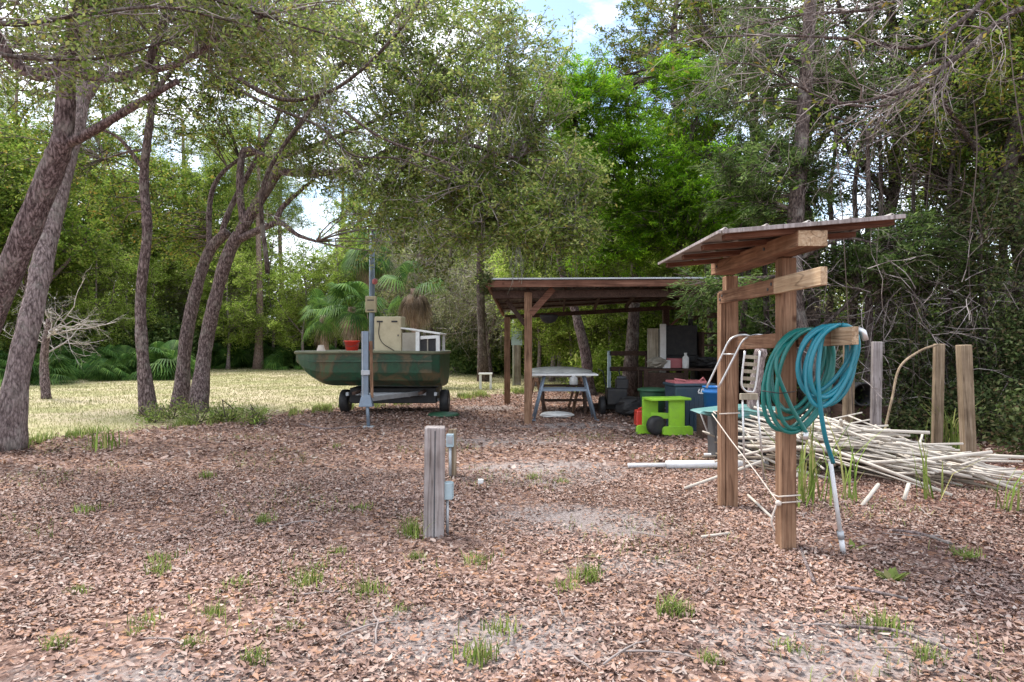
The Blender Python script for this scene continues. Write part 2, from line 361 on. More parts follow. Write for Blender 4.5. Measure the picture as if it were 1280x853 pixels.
def make_tree(name, label, base, limbs, ells, bark_='bark', leaf='leaf_oak', L=.075, W=.035, nl=220, sig=(.30, .30, .20), group=None, cat='tree',
              twig='twig_dark', ntwig=5, tl=.5, moss=0, up=.5, droop=.1, density=1.0, flare=.55, spray=None, k=3, tr=.010):
    """limbs: list of (points, r0, r1); ells: list of (centre, radii, clumps). All in world coordinates."""
    base = Vector(base); T = thing(name, label, cat, base, 0, group)
    mb = MB(); samples = []
    for i, (pts, r0, r1) in enumerate(limbs):
        samples += limb_mesh(mb, [Vector(p)-base for p in pts], r0, r1, 12 if r0 > .1 else 7, flare=flare if i == 0 else 0)
    mb.build('trunk', bark_, T)
    SP = np.array([tuple(p) for p, r in samples]); SR = np.array([r for p, r in samples])
    cl = []
    for c, rad, n in ells: cl.append(ellipsoid_pts(rel(c, base), rad, int(n*density)))
    S = Segs(); LC = []; LD = []
    if cl:
        cl = np.concatenate(cl)
        for c in cl:
            dv = c-SP; dist = np.linalg.norm(dv, axis=1)+np.maximum(0, SP[:, 2]-c[2])*.8+(SR > .16)*1.0; j = int(np.argmin(dist)); s = SP[j]
            ln = np.linalg.norm(c-s); mid = (s+c)/2+RNG.normal(size=3)*.10*ln+np.array([0, 0, .12*ln])
            pts = [s*(1-t)**2+mid*2*t*(1-t)+c*t*t for t in (0, .2, .4, .6, .8, 1)]
            S.path(pts, min(.035, .009+.007*ln, SR[j]*.7), .005)
            for q in range(ntwig):
                p0 = pts[random.choice((3, 4, 5, 5))]; d = unit(RNG.normal(size=3)+(c-s)/max(ln, .1)*.8); p1 = p0+d*tl*.5; p2 = p1+(d+RNG.normal(size=3)*.3+np.array([0, 0, -.2]))*tl*.5
                S.path([p0, p1, p2], tr, tr*.35)
                m = nl//(ntwig+1); t = RNG.random(m)[:, None]; LC.append(p0+(p2-p0)*(.3+.8*t)+RNG.normal(size=(m, 3))*np.array(sig)*.23); LD.append(np.tile(d, (m, 1)))
            m = nl//(2*ntwig+2); LC.append(c+RNG.normal(size=(m, 3))*np.array(sig)); LD.append(np.tile((c-s)/max(ln, .1), (m, 1)))
        S.build('branches', twig, T, k)
        LC = np.concatenate(LC); LD = np.concatenate(LD)
        V, Fc = leaf_quads(LC, L, W, up, droop, LD if spray else None)
        obj('crown', np_mesh('crown', V, Fc), leaf, T)
        if moss:
            S2 = Segs()
            for c in cl[RNG.integers(0, len(cl)-30 if len(cl) > 200 else len(cl), moss)]:
                p0 = c+RNG.normal(size=3)*.3
                for _ in range(7):
                    p = p0+RNG.normal(size=3)*.10; q = [p]
                    for i in range(4): q.append(q[-1]+np.array([RNG.normal()*.05, RNG.normal()*.05, -random.uniform(.08, .24)]))
                    S2.path(q, .006, .003)
            S2.build('hanging_moss', 'moss', T)
    return T

def bush(name, label, c, rad, leaf, n=40, nl=160, L=.07, W=.035, group=None, cat='shrub', stems=6, bark_='twig_dark', sig=(.25, .25, .2), shell=.35, up=.4):
    base = Vector((c[0], c[1], 0)); T = thing(name, label, cat, base, 0, group)
    cc = np.array([0, 0, c[2]]); cl = ellipsoid_pts(cc, rad, n, shell); cl[:, 2] = np.maximum(cl[:, 2], .12)
    S = Segs()
    for q in cl[:max(stems*3, 10)]:
        r0 = np.array([random.uniform(-.2, .2)*rad[0], random.uniform(-.2, .2)*rad[1], 0]); mid = (r0+q)/2+RNG.normal(size=3)*.12; mid[2] += .1
        S.path([r0, mid, q], .014, .004)
    S.build('stems', bark_, T)
    pts = (cl[:, None, :]+RNG.normal(size=(n, nl, 3))*np.array(sig)).reshape(-1, 3); pts = pts[pts[:, 2] > .02]
    V, Fc = leaf_quads(pts, L, W, up, .1); obj('foliage', np_mesh('foliage', V, Fc), leaf, T)
    return T

# ------------------------------------------------------------------ ground
def grass_edge(x): return 21+1.1*x-.15*np.maximum(0, -x-4)**2
def gz(x, y): return .018*np.sin(x*1.3+.4*y)*np.cos(y*.9-.3*x)+.012*np.sin(x*3.1+1)*np.sin(y*2.7)
SAND = [(.40, 8.3, 1.1, .9, .95), (.62, 6.1, 1.0, .75, .8), (-.2, 3.75, .8, .45, .9), (.9, 4.9, .7, .4, .6), (1.7, 3.6, .9, .45, .8), (-1.6, 3.2, 1.0, .35, .55), (-.2, 10.8, 2.0, .8, .5), (1.2, 12.9, 1.8, .6, .6), (-2.0, 8.4, .9, .5, .4),
        (-.6, 16.3, .8, .8, .9), (-1.0, 21, 1.5, 1.0, .7), (3.4, 3.4, .6, .3, .5), (2.9, 12.3, 1.2, .5, .3)]
def sand_amt(x, y):
    s = np.zeros_like(x)
    for cx, cy, rx, ry, a in SAND: s = np.maximum(s, a*np.exp(-(((x-cx)/rx)**2+((y-cy)/ry)**2)*1.1))
    return s
xs = np.unique(np.concatenate([np.linspace(-14, 14, 141), np.linspace(-60, 60, 81), np.linspace(-900, 900, 31)]))
ys = np.unique(np.concatenate([np.linspace(-2, 26, 141), np.linspace(-60, 120, 61), np.linspace(-900, 900, 31)]))
GX, GY = np.meshgrid(xs, ys); GZ = np.where((np.abs(GX) < 20) & (np.abs(GY) < 40), gz(GX, GY), 0)
V = np.stack([GX, GY, GZ], -1).reshape(-1, 3); nx, ny = len(xs), len(ys)
ii, jj = np.meshgrid(np.arange(nx-1), np.arange(ny-1)); a = (jj*nx+ii).ravel()
me = np_mesh('ground', V, np.stack([a, a+1, a+nx+1, a+nx], 1), True)
at = me.attributes.new('zone', 'FLOAT_COLOR', 'POINT')
gm = 1/(1+np.exp(-(GY-grass_edge(GX))/.5)); gm = np.where(GX > 2.5, gm*0.15, gm); gm = np.where(GY < 8, 0, gm)
sm_ = sand_amt(GX, GY); rt = np.clip((GX-.9*0-1.6)/3.0, 0, 1)
at.data.foreach_set('color', np.stack([gm, sm_, rt, np.ones_like(gm)], -1).astype(np.float32).ravel())
def ground_material():
    m, n, l, b = new_mat('ground_surface')
    tc = n.new('ShaderNodeTexCoord'); at_ = n.new('ShaderNodeAttribute'); at_.attribute_name = 'zone'
    sp = n.new('ShaderNodeSeparateColor'); l.new(at_.outputs['Color'], sp.inputs[0])
    v = n.new('ShaderNodeTexVoronoi'); v.inputs['Scale'].default_value = 26; v.inputs['Randomness'].default_value = 1
    wz = noise(n, l, 12, 3, .6, tc.outputs['Object']); am = n.new('ShaderNodeMixRGB'); am.inputs[0].default_value = .06
    l.new(tc.outputs['Object'], am.inputs[1]); l.new(wz.outputs['Color'], am.inputs[2]); l.new(am.outputs[0], v.inputs['Vector'])
    sv = n.new('ShaderNodeSeparateColor'); l.new(v.outputs['Color'], sv.inputs[0])
    rl = ramp(n, [(0, (.08, .05, .042)), (.25, (.19, .12, .095)), (.5, (.29, .19, .15)), (.7, (.37, .25, .20)), (.85, (.42, .23, .13)), (1, (.50, .41, .36))]); l.new(sv.outputs[0], rl.inputs[0])
    big = noise(n, l, .7, 5, .6, tc.outputs['Object']); rb = ramp(n, [(.3, (.72, .70, .72)), (.7, (1.12, 1.08, 1.05))]); l.new(big.outputs[0], rb.inputs[0])
    lit = mixc(n, l, 1.0, rl.outputs[0], rb.outputs[0], 'MULTIPLY')
    lit = mixc(n, l, sp.outputs[2], lit, mixc(n, l, 1.0, lit, (.66, .56, .58), 'MULTIPLY'))     # shade on the right, painted into the leaf colour
    # bare sandy soil
    t1 = noise(n, l, 30, 6, .75, tc.outputs['Object']); rs = ramp(n, [(.3, (.15, .115, .10)), (.5, (.30, .255, .24)), (.7, (.46, .41, .39))]); l.new(t1.outputs[0], rs.inputs[0])
    sn = noise(n, l, 5, 6, .7, tc.outputs['Object']); ms = n.new('ShaderNodeMath'); ms.operation = 'ADD'; l.new(sn.outputs[0], ms.inputs[0]); l.new(sp.outputs[1], ms.inputs[1])
    r3 = ramp(n, [(.72, (0, 0, 0)), (1.0, (.9,)*3)]); l.new(ms.outputs[0], r3.inputs[0])
    base = mixc(n, l, r3.outputs[0], lit, rs.outputs[0])
    # meadow
    g1 = noise(n, l, .35, 6, .65, tc.outputs['Object']); rg = ramp(n, [(.3, (.26, .27, .12)), (.45, (.38, .35, .19)), (.58, (.50, .42, .29)), (.72, (.33, .33, .15))]); l.new(g1.outputs[0], rg.inputs[0])
    g2 = noise(n, l, 14, 6, .8, tc.outputs['Object']); rg2 = ramp(n, [(.3, (.6,)*3), (.7, (1.3,)*3)]); l.new(g2.outputs[0], rg2.inputs[0])
    gr = mixc(n, l, 1.0, rg.outputs[0], rg2.outputs[0], 'MULTIPLY')
    en = noise(n, l, 1.6, 6, .75, tc.outputs['Object']); me_ = n.new('ShaderNodeMath'); me_.operation = 'ADD'; l.new(en.outputs[0], me_.inputs[0]); l.new(sp.outputs[0], me_.inputs[1])
    r4 = ramp(n, [(.85, (0, 0, 0)), (1.1, (1, 1, 1))]); r4.color_ramp.elements[1].position = 1.0; l.new(me_.outputs[0], r4.inputs[0])
    l.new(mixc(n, l, r4.outputs[0], base, gr), b.inputs['Base Color'])
    b.inputs['Roughness'].default_value = .95; b.inputs['Specular IOR Level'].default_value = .1
    hh = n.new('ShaderNodeMath'); hh.operation = 'ADD'; l.new(v.outputs['Distance'], hh.inputs[0]); l.new(t1.outputs[0], hh.inputs[1])
    bump(n, l, b, hh.outputs[0], .8, .03)
    return m
g = obj('ground', me, ground_material()); tag(g, 'leaf covered dirt yard with pale sandy patches running into a sunlit yellow meadow', 'ground', kind='structure')

# ------------------------------------------------------------------ fallen leaves (one mesh: nobody could count them)
def curled_leaves(n, xy, size, tilt=.35):
    x, y = xy; z = gz(x, y)+.004+RNG.random(n)*.018
    th = RNG.random(n)*2*np.pi; a = np.stack([np.cos(th), np.sin(th), RNG.normal(size=n)*tilt], 1); a = unit(a)
    s = np.stack([-np.sin(th), np.cos(th), RNG.normal(size=n)*tilt], 1); s = unit(s-a*np.sum(a*s, 1, keepdims=True)); nr = np.cross(a, s)
    nr *= np.sign(nr[:, 2:3])
    L = (size*(.45+.55*RNG.random(n)+1.1*RNG.random(n)**5))[:, None]; W = L*(.30+.22*RNG.random(n))[:, None]; cu = (RNG.normal(size=n)*.16+.10)[:, None]*L; fo = (RNG.random(n)*.4)[:, None]*W
    c = np.stack([x, y, z], 1)
    b_ = c-a*L*.5+nr*cu; t_ = c+a*L*.5+nr*cu; m_ = c
    l1 = c-a*L*.18+s*W*.45+nr*fo; l2 = c+a*L*.22+s*W*.5+nr*fo; r1 = c-a*L*.18-s*W*.45+nr*fo; r2 = c+a*L*.22-s*W*.5+nr*fo
    Vv = np.stack([b_, m_, t_, l1, l2, r1, r2], 1); dz = np.minimum(0, Vv[:, :, 2].min(1)-gz(x, y)-.003); Vv[:, :, 2] -= dz[:, None]
    o = (np.arange(n)*7)[:, None]; tri = np.array([[0, 1, 3], [3, 1, 4], [4, 1, 2], [0, 5, 1], [5, 6, 1], [6, 2, 1]])
    Fc = (o[:, None, :]+tri[None]).reshape(-1, 3)
    return Vv.reshape(-1, 3), Fc
def litter_points(n, y0, y1):
    m = int(n*3); u = RNG.random(m); y = np.sqrt(y0*y0+u*(y1*y1-y0*y0)); x = (RNG.random(m)*2-1)*(.80*y+1.0)
    s = sand_amt(x, y); nn = .5+.5*np.sin(x*5.1+np.sin(y*3.3)*2)*np.cos(y*4.3+np.sin(x*2.9)*2)
    keep = (RNG.random(m) > s*(.55+.5*nn)) & ((y < grass_edge(x)+RNG.normal(size=m)*.6) | (x > 2.5))
    n2 = np.sin(x*1.7+1.3*np.sin(y*1.1))*np.cos(y*1.9+np.sin(x*1.3))
    keep &= ~((RNG.random(m) < .5) & (nn < .25)); keep &= ~((RNG.random(m) < .6) & (n2 > .45) & (y < 9))
    x, y = x[keep][:n], y[keep][:n]; return x, y
x, y = litter_points(190000, 1.8, 8.5); V1, F1 = curled_leaves(len(x), (x, y), .037, .22)
x, y = litter_points(85000, 8.5, 22); V2, F2 = curled_leaves(len(x), (x, y), .066, .25)
lt = obj('fallen_leaves', np_mesh('fallen_leaves', np.concatenate([V1, V2]), np.concatenate([F1, F2+len(V1)])), 'litter')
tag(lt, 'pinkish brown fallen oak leaves carpeting the yard', 'fallen leaves', kind='stuff')

# meadow grass blades
def blades(x, y, h, w, lean=.35, z0=None):
    n = len(x); z = gz(x, y)*((np.abs(x) < 20) & (y < 40)) if z0 is None else z0
    c = np.stack([x, y, z], 1); th = RNG.random(n)*2*np.pi; d = np.stack([np.cos(th), np.sin(th), np.zeros(n)], 1); sd_ = np.stack([-np.sin(th), np.cos(th), np.zeros(n)], 1)
    hh = (h*(.5+.8*RNG.random(n)))[:, None]; le = (lean*RNG.random(n))[:, None]*hh; up_ = np.array([0, 0, 1.])
    p1 = c+up_*hh*.6+d*le*.35; p2 = c+up_*hh+d*le*1.3; ww = w if np.isscalar(w) else w[:, None]
    Vv = np.stack([c-sd_*ww/2, c+sd_*ww/2, p1+sd_*ww*.4, p1-sd_*ww*.4, p2+sd_*ww*.08, p2-sd_*ww*.08], 1)
    o = (np.arange(n)*6)[:, None]; Fc = (o[:, None, :]+np.array([[0, 1, 2, 3], [3, 2, 4, 5]])[None]).reshape(-1, 4)
    return Vv.reshape(-1, 3), Fc
m = 120000; y = 10+RNG.random(m)**.8*38; x = -(RNG.random(m))*(.8*y+2)+2.5
k = (y > grass_edge(x)+RNG.normal(size=m)*.5); x, y = x[k], y[k]
V1, F1 = blades(x, y, .042, .007+.0005*y)
mg = obj('meadow_grass', np_mesh('meadow_grass', V1, F1), 'drygrass'); tag(mg, 'short dry yellow green grass of the meadow', 'grass', kind='stuff')
# fringe of greener weeds along the meadow edge
m = 9000; x = -9+RNG.random(m)*9.5; y = grass_edge(x)-.3+RNG.normal(size=m)*.45; cl_ = np.sin(x*4)+np.sin(x*9+y*3); k = cl_ > .1; x, y = x[k], y[k]
V1, F1 = blades(x, y, .13, .012, .9)
mg = obj('edge_weeds', np_mesh('edge_weeds', V1, F1), 'grass'); tag(mg, 'low green weeds fringing the meadow along the leaf litter', 'weeds', kind='stuff')
# thin sparse weeds sprinkled over the litter
m = 13000; y = np.sqrt(4+RNG.random(m)*130); x = (RNG.random(m)*2-1)*.8*y; cl_ = np.sin(x*2.3+y)+np.sin(x*1.1-y*2.2)+np.sin(x*7+y*5)*.6; k = cl_ > .9; x, y = x[k], y[k]
V1, F1 = blades(x, y, .06, .005, 1.0)
mg = obj('sparse_grass', np_mesh('sparse_grass', V1, F1), 'grass'); tag(mg, 'thin sparse grass sprouting through the fallen leaves', 'grass', kind='stuff')

# ------------------------------------------------------------------ shelter with hose arm (right foreground)
def front_shelter():
    T = thing('tool_shelter', 'small open timber lean-to with ribbed metal roof beside the pipe pile', 'shelter', (2.08, 5.9, 0))
    o = Vector((2.08, 5.9, 0))
    def L(x, y, z): return Vector((x, y, z))-o
    for (x, y, ztop, nm) in ((2.085, 5.2, 2.33, 'near'), (2.125, 6.65, 2.33, 'far')):
        b = MB(); b.box(L(x, y, (ztop-.1)/2-.05), (.115, .13, ztop-.1+.1)); b.build('post', 'redwood_z', T, .008)
    b = MB(); b.box(L(2.042, 6.66, 1.02), (.045, .12, 2.1)); b.build('side_board', 'redwood_z', T, .005)
    b = MB(); b.bar(L(2.025, 4.60, 2.292), L(2.025, 6.60, 2.292), .205, .112); b.build('top_beam', 'redwood_y', T, .005)
    b = MB(); b.bar(L(2.025, 4.592, 2.292), L(2.025, 4.60, 2.292), .195, .104); b.build('sawn_end', 'palewood_y', T)
    b = MB(); b.bar(L(1.985, 4.34, 2.015), L(1.985, 6.50, 2.01), .04, .115); b.build('cross_arm', 'redwood_y', T, .004)
    b = MB(); b.bar(L(1.983, 4.338, 2.015), L(1.983, 5.12, 2.013), .044, .117); b.build('pale_arm_end', 'palewood_y', T, .003)
    b = MB(); b.bar(L(2.178, 4.62, 1.628), L(2.178, 6.75, 1.575), .042, .12); b.build('hose_arm', 'redwood_y', T, .004)
    b = MB(); b.bar(L(2.178, 4.33, 1.635), L(2.178, 4.618, 1.628), .044, .115); b.build('pale_arm_end', 'palewood_y', T, .003)
    for x, y, z in ((1.962, 5.17, 2.03), (1.962, 5.24, 1.995), (1.962, 6.38, 2.02), (1.962, 6.44, 1.99), (1.918, 5.2, 2.30), (1.918, 6.4, 2.30)):
        b = MB(); b.lathe([(.002, -.004), (.013, -.004), (.013, .006), (.002, .007)], L(x, y, z), 8, Matrix.Rotation(R(90), 3, 'Y')); b.build('bolt', 'darkgrey', T)
    for y in (4.68, 5.2, 5.8, 6.4):
        b = MB(); zb = .045; b.bar(L(1.45, y, 2.34-.03), L(2.60, y, 2.445-.035), .085, .038); b.build('rafter', 'redwood_x', T, .003)
    # ribbed sheet: ribs run front to back
    y0, y1 = 4.58, 6.50; x0, x1 = 1.41, 2.63; n = 122; vs_ = []; fs = []
    def zr(x, t): # roof slope + rib
        u = ((x-x0) % .28)/.28; rib = .022*max(0, 1-abs(u-.08)/.08)
        return 2.345+(x-x0)*(.10/1.2)+rib
    for j, y in enumerate((y0, y1)):
        for i in range(n+1):
            x = x0+(x1-x0)*i/n; vs_.append(L(x, y, zr(x, j)))
    fs = [(i, i+1, n+1+i+1, n+1+i) for i in range(n)]
    me = bpy.data.meshes.new('roof_sheet'); me.from_pydata([tuple(v) for v in vs_], [], fs); ob = obj('roof_sheet', me, 'roofmetal', T)
    s = ob.modifiers.new('thick', 'SOLIDIFY'); s.thickness = .006
    b = MB(); b.bar(L(x0+.0, y0-.012, 2.333), L(x1, y0-.012, 2.435), .02, .028); b.build('eave_strip', 'greywood_z', T, .002)
    b = MB(); b.bar(L(x0-.012, y0+.01, 2.335), L(x0-.012, y1, 2.335), .02, .022); b.build('eave_strip', 'greywood_z', T, .002)
front_shelter()

# hoses
def coil(name, label, mat, c, loops, hw, hh, yb, jit=.12, tail=None, rad=.0155, tilt=0, seed=1, head=None):
    rnd = random.Random(seed); pts = []; N = 30
    W = [hw*rnd.uniform(1-jit, 1+jit*.6) for _ in range(loops+1)]; Hh = [hh*rnd.uniform(1-jit, 1+jit) for _ in range(loops+1)]; O = [rnd.uniform(-.05, .05) for _ in range(loops+1)]
    for i in range(loops*N+1):
        k = i//N; f = (i % N)/N; k2 = min(k+1, loops); t = f*2*math.pi
        w = W[k]*(1-f)+W[k2]*f; h = Hh[k]*(1-f)+Hh[k2]*f; off = O[k]*(1-f)+O[k2]*f
        x = w*math.sin(t)*(1+.12*math.cos(t))+off*(1-math.cos(t))*.7+tilt*(1-math.cos(t))*.5; z = -h*(1-math.cos(t))
        y = yb*(k+f)/loops-yb/2+.035*math.sin(t*1+k*1.7)
        pts.append(Vector((x, y, z)))
    if head: pts = crom([Vector(p) for p in head]+[pts[0]], 8)[:-1]+pts
    if tail: pts = pts+crom([pts[-1]]+[Vector(p) for p in tail], 8)[1:]
    T = thing(name, label, 'hose', c); b = MB(); b.tube(pts, rad, 8); b.build('hose_tube', mat, T)
    return T, pts
top1 = Vector((2.178, 5.02, 1.685))
T, p = coil('garden_hose', 'coiled dark teal green garden hose hanging behind the bluer one at the near post', 'hose_green', top1, 6, .20, .33, .22, .22, seed=5, tilt=-.14,
            tail=[(-.27, -.10, -.22), (-.20, -.12, -.5), (-.08, -.12, -.72), (-.075, -.13, -.74)])
b = MB(); b.tube([p[-1], p[-1]+Vector((.0, 0, -.05))], .02, 10); b.build('end_fitting', 'alu', T)
b = MB(); b.tube([Vector((-.40, -.16, -.44)), Vector((-.28, -.19, -.455)), Vector((-.16, -.15, -.445))], .004, 5); b.build('tie_wire', 'black', T)
top2 = Vector((2.178, 4.58, 1.705))
T, p = coil('garden_hose', 'coiled bright blue teal garden hose looped over the pale end of the arm', 'hose_blue', top2, 6, .165, .26, .16, .22, seed=9, tilt=-.10,
            tail=[(-.10, -.03, -.05), (-.16, -.08, -.28), (-.155, -.09, -.50), (-.10, -.05, -.74), (.0, .05, -.93)])
b = MB(); b.tube([Vector((.14, 0, -.02)), Vector((.17, -.01, -.045)), Vector((.19, -.01, -.10))], [.018, .024, .02], 10); b.build('spray_nozzle', 'alu', T)

# white pipe propped under the hose tail
pa, pb = P(1038, 578, 5.0), Vector(P(1054, 695, 5.05)); pb.z = .03
b = MB(); b.tube([pa, pa.lerp(pb, .75)], .0155, 10)
T = thing('propped_pipe', 'slim white pipe leaning on the leaves under the end of the blue hose', 'pipe', (pb.x, pb.y, 0))
for nm, q0, q1, r, mt in (('pipe_length', pa, pa.lerp(pb, .78), .0155, 'pvc'), ('coupling', pa.lerp(pb, .76), pa.lerp(pb, .84), .024, 'galv'), ('pipe_end', pa.lerp(pb, .84), pb, .019, 'pvc')):
    b = MB(); b.tube([q0-Vector((pb.x, pb.y, 0)), q1-Vector((pb.x, pb.y, 0))], r, 12); b.build(nm, mt, T)

# rope tied round both posts
def rope():
    T = thing('rope', 'pale rope knotted round the near shelter post and slung to the far post', 'rope', (2.08, 5.2, 0)); o = Vector((2.08, 5.2, 0)); b = MB()
    loop = [Vector((sx*.083, sy*.083, .385+.012*i)) for i, (sx, sy) in enumerate(((-1, -1), (1, -1), (1, 1), (-1, 1), (-1, -1), (1, -1)))]
    b.tube(loop, .006, 6)
    k = loop[0]; pts = [k, Vector((-.12, .3, .55)), Vector((-.15, .8, .72)), Vector((-.16, 1.35, .90))]; b.tube(crom(pts, 6), .005, 6)
    pts = [k, Vector((-.10, -.08, .36)), Vector((-.13, -.07, .25)), Vector((-.10, -.05, .17))]; b.tube(crom(pts, 5), .007, 6)
    pts = [Vector((-.09, 1.35, .9)), Vector((.1, 1.34, .91)), Vector((.11, 1.54, .91)), Vector((-.09, 1.55, .9)), Vector((-.12, 1.36, .9))]; b.tube(pts, .007, 6)
    b.lathe([(.005, -.02), (.022, -.012), (.024, .01), (.004, .022)], k, 8); b.build('rope_strand', 'rope', T)
rope()

# ------------------------------------------------------------------ heap of white pipes
def pipe_heap():
    rnd = random.Random(3)
    low = []
    def top(x): # heap profile
        return .66*math.exp(-((x-3.45)/1.0)**2)+.34*math.exp(-((x-4.8)/.8)**2)
    for i in range(280):
        u = min(max(rnd.gauss(.42, .27), 0), 1); cx = 3.05+2.2*u; dy = rnd.gauss(0, .30); cy = 8.75-1.1*u+dy
        hmax = max(.04, top(cx)*(1-min(1, abs(dy)/1.0)**1.4)); z = hmax*rnd.random()**.7+.02
        if rnd.random() < .62: ang = rnd.gauss(-32, 24); ln = rnd.uniform(.7, 1.6)
        else: ang = rnd.gauss(-72, 30); ln = rnd.uniform(.5, 1.3)
        r = rnd.choice((.009, .011, .013, .015, .02)); inc = rnd.gauss(-.10, .12)
        d = Vector((math.cos(R(ang)), math.sin(R(ang)), inc)).normalized()
        a = Vector((cx, cy, z))-d*ln/2; e = Vector((cx, cy, z))+d*ln/2
        for q in (a, e): q.z = max(q.z, .015)
        mid = (a+e)/2+Vector((rnd.uniform(-.02, .02), rnd.uniform(-.03, .03), rnd.uniform(-.05, .015))); base = Vector((cx, cy, 0)); mid.z = max(mid.z, .015)
        b = MB(); b.tube([a-base, mid-base, e-base], r, 7)
        ob = b.build('loose_pipe', 'pole_shaded' if z < hmax*.6 and rnd.random() < .75 else 'pole_white', None, 0, base)  # lower poles mostly get the darker colours, painting shade into the gaps
        tag(ob, 'thin pipe lying in the tangled pipe pile beside the shelter', 'pipe', 'pipes in the pile')
    specs = [((893, 578), (975, 560), .016, 'thin white pipe end poking left from the pile behind the far post', 8.3, 8.0),
             ((856, 616), (955, 577), .016, 'white pipe slanting out of the pile past the far post with its tip on leaves', 7.3, 7.9),
             ((1077, 640), (1098, 607), .019, 'short white pipe slanting down from the front of the pile, left of the upright one', 6.5, 6.9),
             ((1130, 632), (1136, 606), .019, 'short white pipe standing nearly upright at the front of the pile', 6.75, 6.85),
             ((1120, 560), (1272, 626), .02, 'long white pipe sloping down the right end of the pile', 7.9, 7.2),
             ((1010, 552), (1190, 622), .018, 'long white pipe lying diagonally over the top of the pile', 7.8, 6.95),
             ((1050, 548), (1262, 590), .028, 'thick pale pipe along the top right of the pile', 8.3, 7.9),
             ((877, 678), (912, 672), .012, 'short broken white stick on the leaves left of the near post', 5.5, 5.6),
             ((935, 620), (965, 655), .012, 'thin white stick slanting on the leaves between the two shelter posts', 6.9, 6.1)]
    for p0, p1, r, lab, d0, d1 in specs:
        a = P(p0[0], p0[1], d0); e = P(p1[0], p1[1], d1); a.z = max(a.z, r+.01); e.z = max(e.z, r+.01); base = Vector(((a.x+e.x)/2, (a.y+e.y)/2, 0))
        b = MB(); b.tube([a-base, e-base], r, 10); tag(b.build('loose_pipe', 'pole_white', None, 0, base), lab, 'pipe')
    a = GP(785, 588); e = GP(835, 587)
    T = thing('drain_pipe', 'thick white drain pipe lying on the leaves left of the far shelter post', 'pipe', (a.x, a.y, 0))
    b = MB(); b.tube([(0, 0, .05), (.55, .03, .05)], .028, 12); b.build('narrow_end', 'pvc', T)
    b = MB(); b.tube([(.48, .03, .055), (1.75, .03, .06)], .05, 16); b.build('wide_length', 'pvc', T)
    for p0, p1, r, lab in (((880, 573), (940, 574), .02, 'thin white pipe on the ground behind the thick drain pipe'), ((905, 560), (985, 566), .03, 'grey white pipe lying behind the far shelter post')):
        a = GP(*p0); e = GP(*p1); a.z = e.z = r+.02; base = Vector((a.x, a.y, 0)); b = MB(); b.tube([a-base, e-base], r, 10); tag(b.build('loose_pipe', 'pvc', None, 0, base), lab, 'pipe')
pipe_heap()

# fence posts on the right
for (px, d, w, lab, mt, ht) in ((1094, 10.6, .15, 'pinkish grey wooden post standing at the back of the pipe pile', 'greywood_z', 1.59), (1171, 9.9, .14, 'tan wooden post before the thicket, left one of the close pair', 'tanwood_z', 1.56),
                            (1211, 9.2, .16, 'tan wooden post nearest the right edge, leaning slightly', 'tanwood_z', 1.55), (1060, 10.9, .15, 'brown wooden post half hidden behind the hanging hoses', 'tanwood_z', 1.6)):
    b = MB(); b.box((0, 0, ht/2-.05), (w*.92, w*.92, ht+.1)); o = b.build('fence_post', mt, None, .012, (XD(px, d), d, 0)); o.rotation_euler = (R(random.uniform(-1, 1)), R(-2.5 if px == 1211 else 1.0), R(random.uniform(-20, 20)))
    tag(o, lab, 'post')
b = MB(); cp = crom([(0, 0, -.05), (.02, 0, .35), (-.03, .02, .8), (.03, .01, 1.2), (.07, 0, 1.5)], 5); b.tube(cp, [.075*random.uniform(.85, 1.2) for _ in cp], 10)
tag(b.build('log_post', 'bark_pale', None, 0, (XD(945, 9.0), 9.0, 0)), 'crooked lichen covered log standing between the two shelter posts', 'post')
# culvert
rot = Matrix.Rotation(R(90), 3, 'X') @ Matrix.Rotation(R(0), 3, 'Z')
b = MB(); n = 24; vs_ = []; 
for (r, y) in ((.20, 0), (.20, .9), (.17, .9), (.17, 0)):
    for j in range(n): vs_.append((r*math.cos(2*math.pi*j/n), y, r*math.sin(2*math.pi*j/n)))
b.add(vs_, [(i*n+j, i*n+(j+1) % n, ((i+1) % 4)*n+(j+1) % n, ((i+1) % 4)*n+j) for i in range(4) for j in range(n)], True)
tag(b.build('culvert_pipe', 'black', None, 0, (XD(1080, 11.2), 11.2, .72)), 'black round plastic drain pipe end behind the pinkish post', 'pipe')
b = MB(); b.box((0, 0, .26), (.7, .7, .52)); tag(b.build('crate', 'darkwood', None, .01, (XD(1080, 11.4), 11.6, 0)), 'dark crate under the black drain pipe behind the pile', 'crate')

